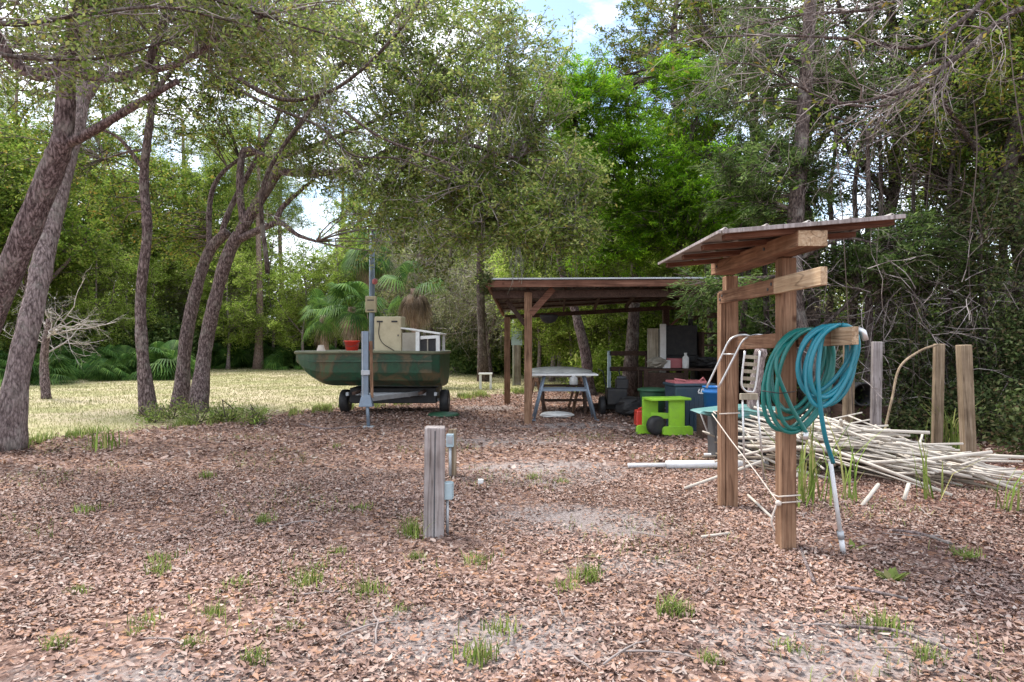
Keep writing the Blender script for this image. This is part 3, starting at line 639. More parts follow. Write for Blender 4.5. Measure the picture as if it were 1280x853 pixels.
# ------------------------------------------------------------------ metal things hanging on the shelter
def hooked_ladder():
    T = thing('tube_handles', 'pair of bright bent aluminium tubes hooked over the arm at the far post', 'rails', (2.1, 6.3, 0)); o = Vector((2.1, 6.3, 0)); ends = []
    for k, (dx, dy) in enumerate(((0, 0), (15, 0))):
        dd = 6.42-.12*k
        pts = [P(883+dx, 486+dy*.2, dd), P(903+dx*1.1, 444, dd-.05), P(911+dx*1.15, 428, dd-.06), P(920+dx*1.25, 421.5, dd-.06), P(932+dx*1.3, 420, dd-.05), P(944+dx*1.2, 424, dd+.2)]
        b = MB(); b.tube([p-o for p in crom(pts, 6)], .010, 8); b.build('rail', 'alu', T); ends.append(pts[1]-o)
    b = MB(); b.tube([ends[0].lerp(ends[1], .0), ends[1]], .007, 6); b.build('cross_tube', 'alu', T)
hooked_ladder()
def chair():
    T = thing('folding_chair', 'folded aluminium garden chair with pale straps behind the far shelter post', 'chair', (XD(950, 7.6), 7.6, 0)); o = Vector((XD(950, 7.6), 7.6, 0))
    pts = [P(931, 440, 7.6), P(927, 478, 7.6), P(930, 488, 7.6), P(937, 491, 7.6), P(944, 486, 7.6), P(950, 440, 7.6)]
    b = MB(); b.tube([p-o for p in crom(pts, 7)], .012, 8); b.build('frame', 'alu', T)
    for i in range(5):
        y = 447+i*9; b = MB(); b.bar(P(930-i*.5, y, 7.63)-o, P(947-i*.5, y+1, 7.63)-o, .01, .04); b.build('strap', 'plywood', T)
    b = MB(); b.box(P(936, 497, 7.65)-o, (.20, .03, .07)); b.build('seat_board', 'plywood', T, .004)
    for s in (0, 1):
        b = MB(); b.tube([P(928+s*18, 495, 7.65)-o, Vector((-.12+s*.22, .15, 0))], .012, 8); b.build('leg', 'alu', T)
chair()
# tarp bundle and white bent frame by the blue bucket
def lump(name, label, cat, c, rad, mat, rough=.25, seed=1, group=None):
    rnd = random.Random(seed); n, m_ = 14, 9; prof = []; b = MB(); vs_ = []
    for i in range(m_+1):
        ph = math.pi*i/m_
        for j in range(n):
            t = 2*math.pi*j/n; k = 1+rnd.uniform(-rough, rough)
            vs_.append((rad[0]*math.sin(ph)*math.cos(t)*k, rad[1]*math.sin(ph)*math.sin(t)*k, rad[2]*(1-math.cos(ph)) if True else 0))
    b.add(vs_, [(i*n+j, (i+1)*n+j, (i+1)*n+(j+1) % n, i*n+(j+1) % n) for i in range(m_) for j in range(n)], False)
    o = b.build(name, mat, None, 0, c); return tag(o, label, cat, group)
b = MB(); b.box((0, 0, .30), (.75, .5, .55)); tag(b.build('storage_crate', 'darkgrey', None, .02, (XD(925, 9.3), 9.3, 0)), 'low dark crate under the teal tarp behind the far post', 'crate')
lump('tarp', 'crumpled teal tarp draped low behind the far shelter post', 'tarp', (XD(925, 9.2), 9.15, .57), (.55, .32, .09), 'tarp', .3, 4)
T = thing('bent_frame', 'thin white bent metal frame standing by the blue bucket', 'frame', (XD(882, 9.6), 9.6, 0)); o = Vector((XD(882, 9.6), 9.6, 0))
b = MB(); b.tube([Vector((.15, 0, 0)), P(874, 513, 9.6)-o, P(898, 513, 9.5)-o, Vector((.35, .1, 0))], .012, 8); b.build('frame_tube', 'white', T)

# ------------------------------------------------------------------ square post with box, and the little service post behind
def wooden_marker():
    x, d = XD(542.5, 5.62), 5.62
    T = thing('wooden_post', 'short thick weathered grey square post in the middle of the yard', 'post', (x, d, 0))
    b = MB(); b.box((0, 0, .40), (.165, .165, .99)); b.build('post', 'greywood_z', T, .012)
    b = MB(); b.box((.004, -.0835, .42), (.010, .004, .9)); b.build('drying_crack', 'darkgrey', T)
    T.rotation_euler = (0, R(.6), R(4))
    T2 = thing('outlet_box', 'pale blue grey electrical box on the right face of the grey square post', 'electrical box', (x+.085, d, 0))
    b = MB(); b.box((.035, .0, .37), (.066, .09, .14)); b.build('box', 'greybox', T2, .008)
    b = MB(); b.box((.072, .0, .37), (.006, .08, .125)); b.build('cover', 'greybox', T2, .003)
    b = MB(); b.tube([(.025, 0, -.02), (.025, 0, .30)], .013, 8); b.build('conduit', 'galv', T2)
    x, d = XD(563, 8.0), 8.0
    T = thing('service_post', 'small post with grey electrical box behind the thick square post', 'electrical post', (x, d, 0))
    b = MB(); b.box((.02, .05, .27), (.09, .09, .58)); b.build('stake', 'tanwood_z', T, .006)
    b = MB(); b.box((0, -.03, .44), (.085, .07, .15)); b.build('box', 'greybox', T, .006)
    b = MB(); b.box((0, -.068, .45), (.06, .008, .09)); b.build('cover', 'galv', T, .003)
    b = MB(); b.tube([(0, -.02, -.02), (0, -.02, .37)], .016, 8); b.build('conduit', 'galv', T)
    b = MB(); b.box((0, 0, .03), (.062, .05, .08)); o = b.build('marker_block', 'white', None, .006, (*GP(601, 608).xy, 0)); tag(o, 'small white block on the leaves right of the square post', 'marker')
wooden_marker()

# ------------------------------------------------------------------ carport
def carport():
    o = Vector((1.9, 15, 0)); T = thing('carport', 'open timber carport with low sloping metal roof beyond the lime green stool', 'carport', o)
    FL, FR, BL, BR = Vector((-.50, 13.0, 2.775)), Vector((4.75, 13.0, 2.80)), Vector((-.26, 17.5, 2.37)), Vector((5.1, 16.4, 2.66))
    def Q(u, v, dz=0): # u across, v back
        p = FL.lerp(FR, u).lerp(BL.lerp(BR, u), v); p.z += dz; return p-o
    n = 96; vs_ = [Q(i/n, v, .012*math.cos(i*math.pi*.9)) for v in (0, .5, 1) for i in range(n+1)]
    me = bpy.data.meshes.new('roof_sheet'); me.from_pydata([tuple(v) for v in vs_], [], [(j*(n+1)+i, j*(n+1)+i+1, (j+1)*(n+1)+i+1, (j+1)*(n+1)+i) for j in range(2) for i in range(n)])
    ob = obj('roof_sheet', me, 'roof_rust', T); s = ob.modifiers.new('t', 'SOLIDIFY'); s.thickness = .006
    for v in (.12, .30, .48, .66, .84): b = MB(); b.bar(Q(.005, v, -.045), Q(.995, v, -.045), .09, .04); b.build('purlin', 'darkwood', T, .003)
    for i in range(8):
        u = .01+.98*i/7; b = MB(); b.bar(Q(u, .02, -.115), Q(u, .98, -.115), .045, .10); b.build('rafter', 'redwood_y' if i == 0 else 'darkwood', T, .003)
    b = MB(); b.bar(Q(0, .004, -.085), Q(1, .004, -.085), .04, .13); b.build('front_beam', 'redwood_x', T, .004)
    b = MB(); b.bar(Q(0, -.006, .005), Q(1, -.006, .005), .02, .03); b.build('drip_edge', 'galv', T, .002)
    b = MB(); b.bar(Q(.02, .94, -.20), Q(.98, .94, -.20), .09, .10); b.build('back_beam', 'darkwood', T, .004)
    b = MB(); b.bar(Q(.02, .08, -.24), Q(.98, .08, -.24), .09, .15); b.build('front_header', 'darkwood', T, .004)
    def post(p, z, mt='redwood_z', w=.15): b = MB(); b.box(p+Vector((0, 0, z/2-.05))-o, (w, w, z+.1)); b.build('post', mt, T, .007)
    post(Vector((.315, 13.35, 0)), 2.55); post(Vector((4.35, 13.4, 0)), 2.6); post(Vector((-.12, 17.2, 0)), 2.2); post(Vector((3.72, 16.5, 0)), 2.35, 'darkwood')
    b = MB(); b.bar(Vector((.36, 13.3, 2.12))-o, Vector((.80, 13.28, 2.62))-o, .13, .05, (0, 1, 0)); b.build('brace', 'redwood_x', T, .004)
    b = MB(); b.bar(Vector((.26, 13.4, 1.92))-o, Vector((-.10, 13.9, 2.42))-o, .09, .05, (0, 1, 0)); b.build('brace', 'darkwood', T, .004)
    b = MB(); b.bar(Vector((3.72, 16.4, 1.9))-o, Vector((4.3, 16.4, 2.4))-o, .05, .09, (0, 1, 0)); b.build('brace', 'redwood_x', T, .004)
    b = MB(); b.bar(Vector((4.3, 16.2, 2.15))-o, Vector((4.35, 13.4, 2.15))-o, .05, .10); b.build('side_rail', 'darkwood', T, .004)
carport()
T = thing('roof_vine', 'dark vine clump hanging over the front left corner of the carport roof', 'vine', (-.5, 13.0, 2.78))
cl = np.concatenate([ellipsoid_pts((.0, 0, .0), (.10, .15, .10), 10), ellipsoid_pts((-.02, .9, -.08), (.08, .9, .10), 14)])
S = Segs()
for q in cl: S.path([np.array([0, q[1]*.9, .0]), q+RNG.normal(size=3)*.05], .006, .003)
S.build('stems', 'twig_dark', T); V, Fc = leaf_quads((cl[:, None, :]+RNG.normal(size=(24, 40, 3))*.05).reshape(-1, 3), .06, .03, .3, .3); obj('foliage', np_mesh('foliage', V, Fc), 'leaf_thicket', T)
T = thing('hanging_basket', 'dark hanging basket under the carport roof behind the near post', 'basket', P(686, 403, 14.6)); 
b = MB(); b.lathe([(.05, -.04), (.14, 0), (.20, .10), (.19, .14), (.10, .15)], (0, 0, 0), 14); b.build('pot', 'black', T)
b = MB(); [b.tube([(.17*math.cos(a), .17*math.sin(a), .13), (0, 0, .36)], .004, 4) for a in (0, 2.1, 4.2)]; b.build('hanger', 'black', T)

# table with steel trestle
def table():
    x, d = XD(705, 13.9), 13.9; T = thing('work_table', 'long narrow work table with thin white top and splayed blue steel legs', 'table', (x, d, 0))
    b = MB(); b.box((0, 0, .925), (1.32, .62, .035)); b.build('tabletop', 'white', T, .006)
    for sx in (-1, 1):
        for sy in (-1, 1):
            b = MB(); b.tube([(sx*.40, sy*.2, .90), (sx*.62, sy*.26, .02)], .024, 8); b.build('leg', 'blue_steel', T)
            b = MB(); b.box((sx*.63, sy*.26, .015), (.10, .05, .03)); b.build('foot', 'blue_steel', T, .004)
        b = MB(); b.bar((sx*.47, -.22, .62), (sx*.47, .22, .62), .03, .03); b.build('side_brace', 'blue_steel', T)
    b = MB(); b.bar((-.46, -.22, .62), (.46, -.22, .62), .03, .05); b.build('cross_bar', 'blue_steel', T)
    b = MB(); b.bar((-.46, .22, .62), (.46, .22, .62), .03, .05); b.build('cross_bar', 'blue_steel', T)
table()
def upturned_boat():
    x, d = XD(697, 15.4), 15.4; T = thing('upturned_skiff', 'upturned pale grey skiff resting on brown sawhorses behind the work table', 'boat', (x, d, .87))
    b = MB(); N = 16; secs = []
    for i in range(N+1):
        t = i/N*2-1; w = .6*(1-abs(t)**3.2*.45); h = .13*(1-abs(t)**2.6*.6); X = t*.74; r = []
        for j in range(11):
            a = math.pi*j/10; r.append(Vector((X, -w*math.cos(a), h*(math.sin(a)**.45 if math.sin(a) > 1e-6 else 0)+.02)))
        secs.append(r)
    vs_ = [v for r in secs for v in r]; fs = [(i*11+j, i*11+j+1, (i+1)*11+j+1, (i+1)*11+j) for i in range(N) for j in range(10)]+[tuple(range(11)), tuple(N*11+j for j in range(10, -1, -1))]
    b.add(vs_, fs, True); b.build('hull', 'silver_paint', T)
    b = MB(); b.box((0, 0, -.02), (1.40, 1.0, .09)); b.build('plank_base', 'plywood', T, .01)
    b = MB(); b.tube([Vector(r[0])+Vector((0, -.01, 0)) for r in secs], .025, 6); b.tube([Vector(r[-1])+Vector((0, .01, 0)) for r in secs], .025, 6); b.build('rub_rail', 'black', T)
    for k, sx in enumerate((-.5, .5)):
        S = thing('sawhorse', 'brown timber sawhorse under the %s end of the upturned skiff' % ('left', 'right')[k], 'sawhorse', (x+sx, d, 0))
        b = MB(); b.bar((0, -.6, .76), (0, .6, .76), .09, .09); b.build('top_rail', 'redwood_y', S, .004)
        for sy in (-1, 1):
            for s2 in (-1, 1): b = MB(); b.bar((s2*.04, sy*.45, .73), (s2*.22, sy*.52, 0), .08, .04); b.build('leg', 'redwood_z', S, .003)
upturned_boat()
lump('foam_float', 'white foam slab lying on the ground under the work table', 'float', (XD(696, 14.2), 14.2, .0), (.36, .22, .07), 'white', .1, 3)
T = thing('white_jug', 'squat white jug under the work table top', 'jug', (XD(717, 14.7), 14.7, .66))
b = MB(); b.lathe([(.08, 0), (.09, .02), (.09, .14), (.03, .19), (.03, .22)], n=14); b.build('body', 'white', T)
b = MB(); b.lathe([(.034, .215), (.034, .25)], n=12); b.build('cap', 'pink', T)
b = MB(); b.box((0, 0, .32), (1.0, .34, .03)); 
for sx in (-.45, .45): b.box((sx, 0, .15), (.05, .3, .31))
b.box((0, 0, .64), (1.0, .34, .03))
for sx in (-.45, .45): b.box((sx, 0, .48), (.05, .3, .29))
tag(b.build('low_shelf', 'darkwood', None, .004, (XD(705, 14.75), 14.75, 0)), 'dark wooden shelf standing under the work table', 'shelf')

# lime stool
def stool():
    d = 11.9; x = XD(831, d); T = thing('lime_stool', 'bright lime green step stool with thick board ends in front of the carport', 'stool', (x, d, 0), R(-14)); 
    b = MB(); b.box((0, 0, .565), (.80, .34, .045)); b.build('seat', 'lime', T, .008)
    for sx in (-.26, .24):
        b = MB(); b.box((sx, 0, .33), (.04, .30, .42) if False else (.05, .30, .42)); b.build('end_board', 'lime', T, .005)
    return T
def stool2():
    d = 11.7; x = XD(833, d); T = thing('lime_stool', 'bright lime green step stool with thick board ends in front of the carport', 'stool', (x, d, 0), R(12))
    # two end panels face the camera's left-right axis; each stands on a thick rounded foot
    b = MB(); b.box((.0, 0, .615), (.72, .42, .04)); b.build('seat', 'lime', T, .008)
    for sx, sy in ((-.23, .16), (.13, -.12)):
        b = MB(); b.box((sx, sy, .37), (.28, .05, .45)); b.build('end_board', 'lime', T, .005)
        pts = []; w, h = .27, .15
        for a in range(0, 91, 18): pts.append((w-.06+.06*math.sin(R(a)), 0, h-.06+.06*math.cos(R(a))))
        poly = [(-w, 0, 0), (w, 0, 0)]+pts[::-1]+[(-p[0], 0, p[2]) for p in pts]
        b = MB(); b.prism(poly, (0, .07, 0), (sx+.02, sy-.035, .0)); b.build('foot', 'lime', T, .004)
    b = MB(); b.bar((-.23, .14, .32), (.13, -.1, .32), .03, .1); b.build('stretcher', 'lime', T, .004)
stool2()
d = 11.75; T = thing('spare_wheel', 'small black wheel leaning under the lime green stool', 'wheel', (XD(818, d), d-.12, .165), 0)
rot = Matrix.Rotation(R(90), 3, 'X') @ Matrix.Rotation(R(0), 3, 'Y'); rot = Matrix.Rotation(R(20), 3, 'Z') @ rot
b = MB(); b.lathe([(.09, -.07), (.14, -.07), (.163, -.045), (.163, .045), (.14, .07), (.09, .07)], n=24, rot=rot); b.build('tyre', 'black', T)
b = MB(); b.lathe([(.02, -.06), (.088, -.055), (.088, .055), (.02, .06)], n=16, rot=rot); b.build('rim', 'darkgrey', T)
# red fuel can
d = 12.9; T = thing('fuel_can', 'red plastic fuel can on the ground left of the lime green stool', 'fuel can', (XD(801, d), d, 0))
b = MB(); b.box((0, 0, .15), (.22, .3, .30), taper=.93); b.build('body', 'red', T, .03, seg=3)
b = MB(); b.tube([(-.05, -.05, .29), (-.05, -.05, .33), (.03, -.05, .35), (.06, -.05, .30)], .014, 8); b.build('handle', 'red', T)
b = MB(); b.lathe([(.025, .29), (.025, .34)], (.05, .06, 0), 10); b.build('cap', 'black', T)
# navy wheeled bin
d = 12.3; T = thing('storage_bin', 'dark navy ribbed bin with faded red lid behind the lime green stool', 'bin', (XD(861, d), d, 0), R(6))
b = MB(); b.box((0, 0, .40), (.66, .56, .80), taper=1.08); b.build('body', 'navy', T, .03, seg=3)
for i in range(7): b = MB(); b.box((-.25+i*.083, -.292, .36), (.022, .02, .52)); b.build('rib', 'navy', T, .005)
b = MB(); b.box((0, 0, .825), (.76, .64, .05)); b.build('lid', 'navy', T, .015)
b = MB(); b.box((-.05, .02, .868), (.58, .5, .04)); b.tube([(-.32, -.2, .86), (-.34, -.22, .93), (-.15, -.24, .90)], .018, 8); b.tube([(.1, -.2, .87), (.18, -.22, .95), (.24, -.2, .87)], .018, 8); b.build('red_cover', 'pink', T, .01)
b = MB(); [b.bar((.05+i*.045, -.322, .70-.03*(i % 2)), (.075+i*.045, -.322, .76), .02, .004, (0, 1, 0)) for i in range(5)]; b.bar((.05, -.322, .69), (.26, -.322, .67), .02, .004, (0, 1, 0)); b.build('white_label', 'white', T)
# blue bucket
d = 11.2; T = thing('blue_bucket', 'bright blue plastic bucket left of the far shelter post', 'bucket', (XD(891, d), d, .45))
b = MB(); b.lathe([(.13, 0), (.155, .30), (.172, .30), (.172, .335), (.16, .34), (.165, .39), (.172, .39), (.172, .41), (.15, .41), (.13, .05)], n=24); b.build('body', 'blue', T)
b = MB(); b.tube([(.17*math.cos(t), -.02-.05*math.sin(t), .37+.0*t-.10*math.sin(t)) for t in np.linspace(0, math.pi, 12)], .004, 5); b.build('handle', 'alu', T)
b = MB(); b.box((0, 0, .225), (.42, .4, .45)); tag(b.build('wooden_block', 'darkwood', None, .01, (XD(891, d), d+.02, 0)), 'dark wooden block under the blue bucket', 'block')
# dark green lidded box
d = 13.4; T = thing('green_tub', 'dark green tub with flat lid behind the lime green stool', 'tub', (XD(816, d), d, 0))
b = MB(); b.lathe([(.20, 0), (.26, .60), (.26, .62)], n=20); b.build('body', 'green_dark', T)
b = MB(); b.lathe([(.30, .62), (.30, .66), (.24, .68), (.02, .685)], n=20); b.build('lid', 'green_dark', T)

# work bench and clutter at the back right of the carport
def bench():
    x, d = XD(853, 15.6), 15.6; T = thing('work_bench', 'dark cluttered work bench at the back of the carport', 'bench', (x, d, 0))
    b = MB(); b.box((0, 0, .96), (1.95, .75, .05)); b.build('benchtop', 'darkwood', T, .005)
    b = MB(); b.box((0, .05, .42), (1.85, .6, .04)); b.build('lower_shelf', 'darkwood', T, .005)
    for sx in (-.9, 0, .9):
        for sy in (-.32, .32): b = MB(); b.box((sx, sy, .47), (.09, .09, .94)); b.build('leg', 'darkwood', T, .004)
    b = MB(); b.box((-.45, -.28, .5), (.85, .03, .78)); b.build('front_panel', 'darkwood', T, .004)
    def on(name, lab, cat, mb, mat, px, dd=0, z=.985, bev=.01): o = mb.build(name, mat, None, bev, (XD(px, d+dd), d+dd, z)); return tag(o, lab, cat)
    J = thing('white_bottle', 'tall white plastic bottle standing on the work bench', 'bottle', (XD(857, d-.2), d-.2, .985))
    b = MB(); b.lathe([(.07, 0), (.075, .02), (.075, .24), (.03, .29), (.028, .32)], n=14); b.build('body', 'white', J)
    b = MB(); b.lathe([(.033, .318), (.033, .35)], n=10); b.build('cap', 'white', J)
    J = thing('white_bottle', 'white bottle on the lower shelf of the work bench', 'bottle', (XD(845, d-.2), d-.25, .44))
    b = MB(); b.lathe([(.06, 0), (.065, .02), (.065, .22), (.02, .27), (.02, .30)], n=14); b.build('body', 'white', J)
    b = MB(); b.lathe([(.024, .298), (.024, .32)], n=10); b.build('cap', 'blue', J)
    b = MB(); b.box((0, 0, .11), (.30, .26, .22)); on('red_box', 'red box among the clutter on the work bench', 'box', b, 'pink', 843, .05)
    b = MB(); b.box((0, 0, .09), (.18, .2, .18)); on('white_carton', 'small white carton on the work bench left of the red box', 'carton', b, 'white', 832, -.1)
    lump('cloth_bundle', 'brown grey cloth bundle at the left end of the work bench', 'bundle', (XD(820, d), d-.15, .98), (.2, .2, .13), 'hull_in', .3, 6)
    lump('rag_heap', 'black heap of rags at the right end of the work bench', 'rags', (XD(883, d), d, .98), (.36, .25, .13), 'black', .3, 8)
    lump('tool_bag', 'dark tool bag under the right half of the work bench', 'bag', (XD(880, d), d-.1, .44), (.28, .22, .12), 'darkgrey', .25, 9)
    J = thing('grill_hood', 'large black rounded cooker hood behind the work bench', 'cooker', (XD(850, 16.3), 16.3, 0))
    b = MB(); w, z0, z1 = .42, 1.25, 1.98; poly = [(-w, 0, z0), (w, 0, z0), (w, 0, z1)]+[(-w+.18-.18*math.sin(R(a)), 0, z1-.18+.18*math.cos(R(a))) for a in range(0, 91, 15)]
    b.prism(poly, (0, .5, 0)); b.build('hood', 'black', J, .02)
    b = MB(); b.box((0, .25, 1.1), (.9, .55, .3)); b.build('firebox', 'black', J, .01)
    for sx in (-.4, .4): b = MB(); b.box((sx, .25, .48), (.07, .4, .96)); b.build('leg', 'black', J)
    b = MB(); b.tube([(.33, .3, 1.9), (.33, .3, 2.38)], .06, 10); b.build('chimney', 'black', J)
    b = MB(); b.box((0, 0, .95), (.26, .04, 1.9)); o = b.build('pale_panel', 'plywood', None, .004, (XD(816, 16.2), 16.2, 0)); tag(o, 'pale upright board at the left end of the work bench', 'board')
    b = MB(); b.box((0, 0, 1.0), (.13, .12, 2.0)); o = b.build('white_column', 'white', None, .01, (XD(828, 16.15), 16.1, 0)); tag(o, 'white painted upright between the pale board and the black cooker', 'column')
    J = thing('dark_cabinet', 'dark cabinet with open shelves right of the black cooker', 'cabinet', (XD(902, 16.3), 16.3, 0))
    for z in (.1, .6, 1.1, 1.5, 1.78): b = MB(); b.box((0, 0, z), (1.0, .45, .04)); b.build('shelf', 'darkwood', J)
    for sx in (-.5, .5): b = MB(); b.box((sx, 0, .9), (.05, .47, 1.84)); b.build('side', 'darkwood', J)
    b = MB(); b.box((0, .2, .55), (.94, .03, 1.0)); b.build('back_panel', 'darkwood', J)
bench()
def rack():
    x, d = XD(783, 16.6), 16.6; T = thing('rail_rack', 'dark rack of two rails on a white upright left of the work bench', 'rack', (x, d, 0))
    b = MB(); b.box((-.42, 0, .68), (.08, .08, 1.36)); b.build('white_upright', 'greybox', T, .004)
    b = MB(); b.box((.5, 0, .68), (.08, .08, 1.36)); b.build('upright', 'darkwood', T, .004)
    for z in (1.3, .92): b = MB(); b.bar((-.42, 0, z), (.5, 0, z), .08, .11); b.build('rail', 'darkwood', T, .004)
rack()
def mower():
    x, d = XD(770, 14.6), 14.6; T = thing('tiller', 'black petrol garden tiller parked in the shade under the carport', 'tiller', (x, d, 0))
    b = MB(); b.box((0, 0, .42), (.42, .45, .34)); b.box((.12, 0, .68), (.26, .26, .22)); b.build('engine', 'black', T, .03)
    b = MB(); b.lathe([(.02, .78), (.10, .79), (.11, .84), (.02, .86)], (.12, 0, 0), 14); b.build('air_filter', 'darkgrey', T)
    for sx in (-.3, .3):
        W_ = Matrix.Rotation(R(90), 3, 'Y'); b = MB(); b.lathe([(.05, -.05), (.18, -.06), (.21, -.03), (.21, .03), (.18, .06), (.05, .05)], (sx, 0, .21), 18, W_); b.build('wheel', 'black', T)
    b = MB(); b.box((-.05, .35, .25), (.5, .3, .26)); b.build('tine_cover', 'darkgrey', T, .02)
    for sx in (-.18, .18): b = MB(); b.tube([(sx, .1, .5), (sx, .75, .92), (sx*1.4, 1.0, .96)], .014, 8); b.build('handle', 'black', T)
mower()
lump('tarp_heap', 'black covered heap on the ground between the tiller and the green tub', 'heap', (XD(790, 14.3), 14.3, 0), (.35, .3, .22), 'black', .25, 12)
b = MB(); b.box((0, 0, .05), (.8, .3, .1)); b.box((.1, .1, .14), (.6, .2, .07)); tag(b.build('timber_offcuts', 'darkwood', None, .005, (XD(748, 15.5), 15.5, 0)), 'dark timber offcuts on the ground right of the work table', 'timber')

# ------------------------------------------------------------------ boat on trailer
def boat():
    o = Vector((XD(470, 15.2), 15.2, 0)); T = thing('boat', 'mossy dark green open motor boat sitting on the trailer', 'boat', (o.x, o.y, .55), R(-4))
    # stations along local x, bow to the left; half beam, keel height, sheer height
    N = 22; secs = []
    X0, X1 = -1.68, 1.55
    for i in range(N+1):
        t = i/N; x = X0+(X1-X0)*t
        bow = max(0, 1-t/.30); hb = .86*(1-bow**2.6*.55); keel = .06+.62*bow**2.3; sheer = .80+.015*math.sin(t*3)
        st = max(0, (t-.93)/.07); hb *= 1-.22*st**2
        r = []
        for s in (-1, 1):
            side = [(hb, sheer), (hb*.985, sheer-.16), (hb*.95, keel*.35+sheer*.5*.65+.1), (hb*.86, keel+.14*(1-bow)+.02), (hb*.62, keel+.03)]
            r.append([Vector((x, s*a, z)) for a, z in side])
        sec = r[0]+[Vector((x, 0, keel))]+r[1][::-1]; secs.append(sec)
    K = 11; b = MB(); vs_ = [v for s in secs for v in s]
    fs = [(i*K+j, (i+1)*K+j, (i+1)*K+j+1, i*K+j+1) for i in range(N) for j in range(K-1)]+[tuple(range(K)), tuple(N*K+j for j in range(K-1, -1, -1))]
    b.add(vs_, fs, False); b.build('hull', 'hull', T, .02)
    gun = [s[0]+Vector((0, -.015, .0)) for s in secs]+[s[-1]+Vector((0, .015, .0)) for s in secs[::-1]]
    b = MB(); b.tube(gun, .035, 8, closed=True); b.build('gunwale', 'gunwale', T)
    b = MB(); b.add([s[0]+Vector((0, .06, -.06)) for s in secs]+[s[-1]+Vector((0, -.06, -.06)) for s in secs], [(i, i+1, N+1+i+1, N+1+i) for i in range(N)]); b.build('deck', 'hull_in', T)
    b = MB(); b.bar((X0+.45, -.868, .62), (X1-.12, -.868, .63), .02, .035); b.build('rub_strake', 'hull', T, .004)
    b = MB(); b.lathe([(.08, 0), (.20, .0), (.10, .07), (.06, .2)], (X0+.5, -.2, .76), 10); b.build('bow_coil', 'rope', T)
    # console
    cx = .38; b = MB(); b.box((cx, -.25, 1.16), (.60, .42, .84)); b.build('console', 'cream', T, .03, seg=3)
    for sx in (-.17, .15): b = MB(); b.box((cx+sx, -.468, 1.47), (.13, .012, .035)); b.build('vent_slot', 'black', T)
    b = MB(); b.tube(crom([(cx-.17, -.475, 1.45), (cx-.19, -.475, 1.2), (cx-.10, -.475, 1.0), (cx+.12, -.475, .86), (cx+.22, -.475, .80)], 5), .008, 6); b.build('cable', 'black', T)
    b = MB(); b.lathe([(.012, 0), (.012, .04)], (cx+.23, -.47, 1.15), 8, None); b.build('latch', 'darkgrey', T)
    b = MB(); b.tube(crom([(cx-.1, -.2, 1.58), (cx-.16, -.2, 1.72), (cx-.05, -.2, 1.74)], 5), .008, 6); b.build('hook', 'darkgrey', T)
    b = MB(); b.box((.86, -.25, 1.0), (.34, .4, .46)); b.build('side_console', 'hull_in', T, .02)
    # cuddy with white frame and sloping roof
    for x, h in ((1.03, 1.25), (1.47, 1.17)):
        b = MB(); b.bar((x, -.42, .78), (x, -.42, h), .085, .07); b.build('cabin_post', 'white', T, .008)
        b = MB(); b.bar((x, .3, .78), (x, .3, h+.04), .06, .06); b.build('cabin_post', 'white', T, .008)
    b = MB(); b.bar((1.09, -.42, 1.12), (1.43, -.42, 1.14), .05, .07); b.build('cabin_rail', 'white', T, .005)
    b = MB(); b.bar((.66, -.06, 1.33), (1.53, -.06, 1.20), .80, .035, (0, 0, 1)); b.build('cabin_roof', 'white', T, .01)
    b = MB(); b.box((1.25, -.37, .96), (.38, .02, .38)); b.build('cabin_window', 'black', T)
    b = MB(); b.bar((1.24, -.40, .80), (1.24, -.40, 1.10), .025, .02); b.build('window_bar', 'hull_in', T)
    b = MB(); b.box((1.22, .25, .98), (.4, .02, .38)); b.build('back_panel', 'darkgrey', T)
    # red bucket standing in the boat
    B = thing('red_bucket', 'red bucket standing in the boat left of the cream console', 'bucket', P(440, 441, 15.1))
    b = MB(); b.lathe([(.12, -.05), (.16, .22), (.175, .22), (.175, .25), (.14, .25), (.11, 0)], n=20); b.build('body', 'red', B)
    b = MB(); b.tube([(.17*math.cos(t), -.06*math.sin(t)-.1, .22-.10*math.sin(t)) for t in np.linspace(0, math.pi, 10)], .004, 5); b.build('handle', 'darkgrey', B)
    B = thing('red_cushion', 'dark red canister just right of the jack post in the boat', 'canister', P(458, 441, 15.0))
    b = MB(); b.lathe([(.07, -.05), (.08, 0), (.08, .2), (.05, .24)], n=14); b.build('body', 'red', B)
    b = MB(); b.lathe([(.03, .24), (.03, .28)], n=10); b.build('cap', 'darkgrey', B)
boat()
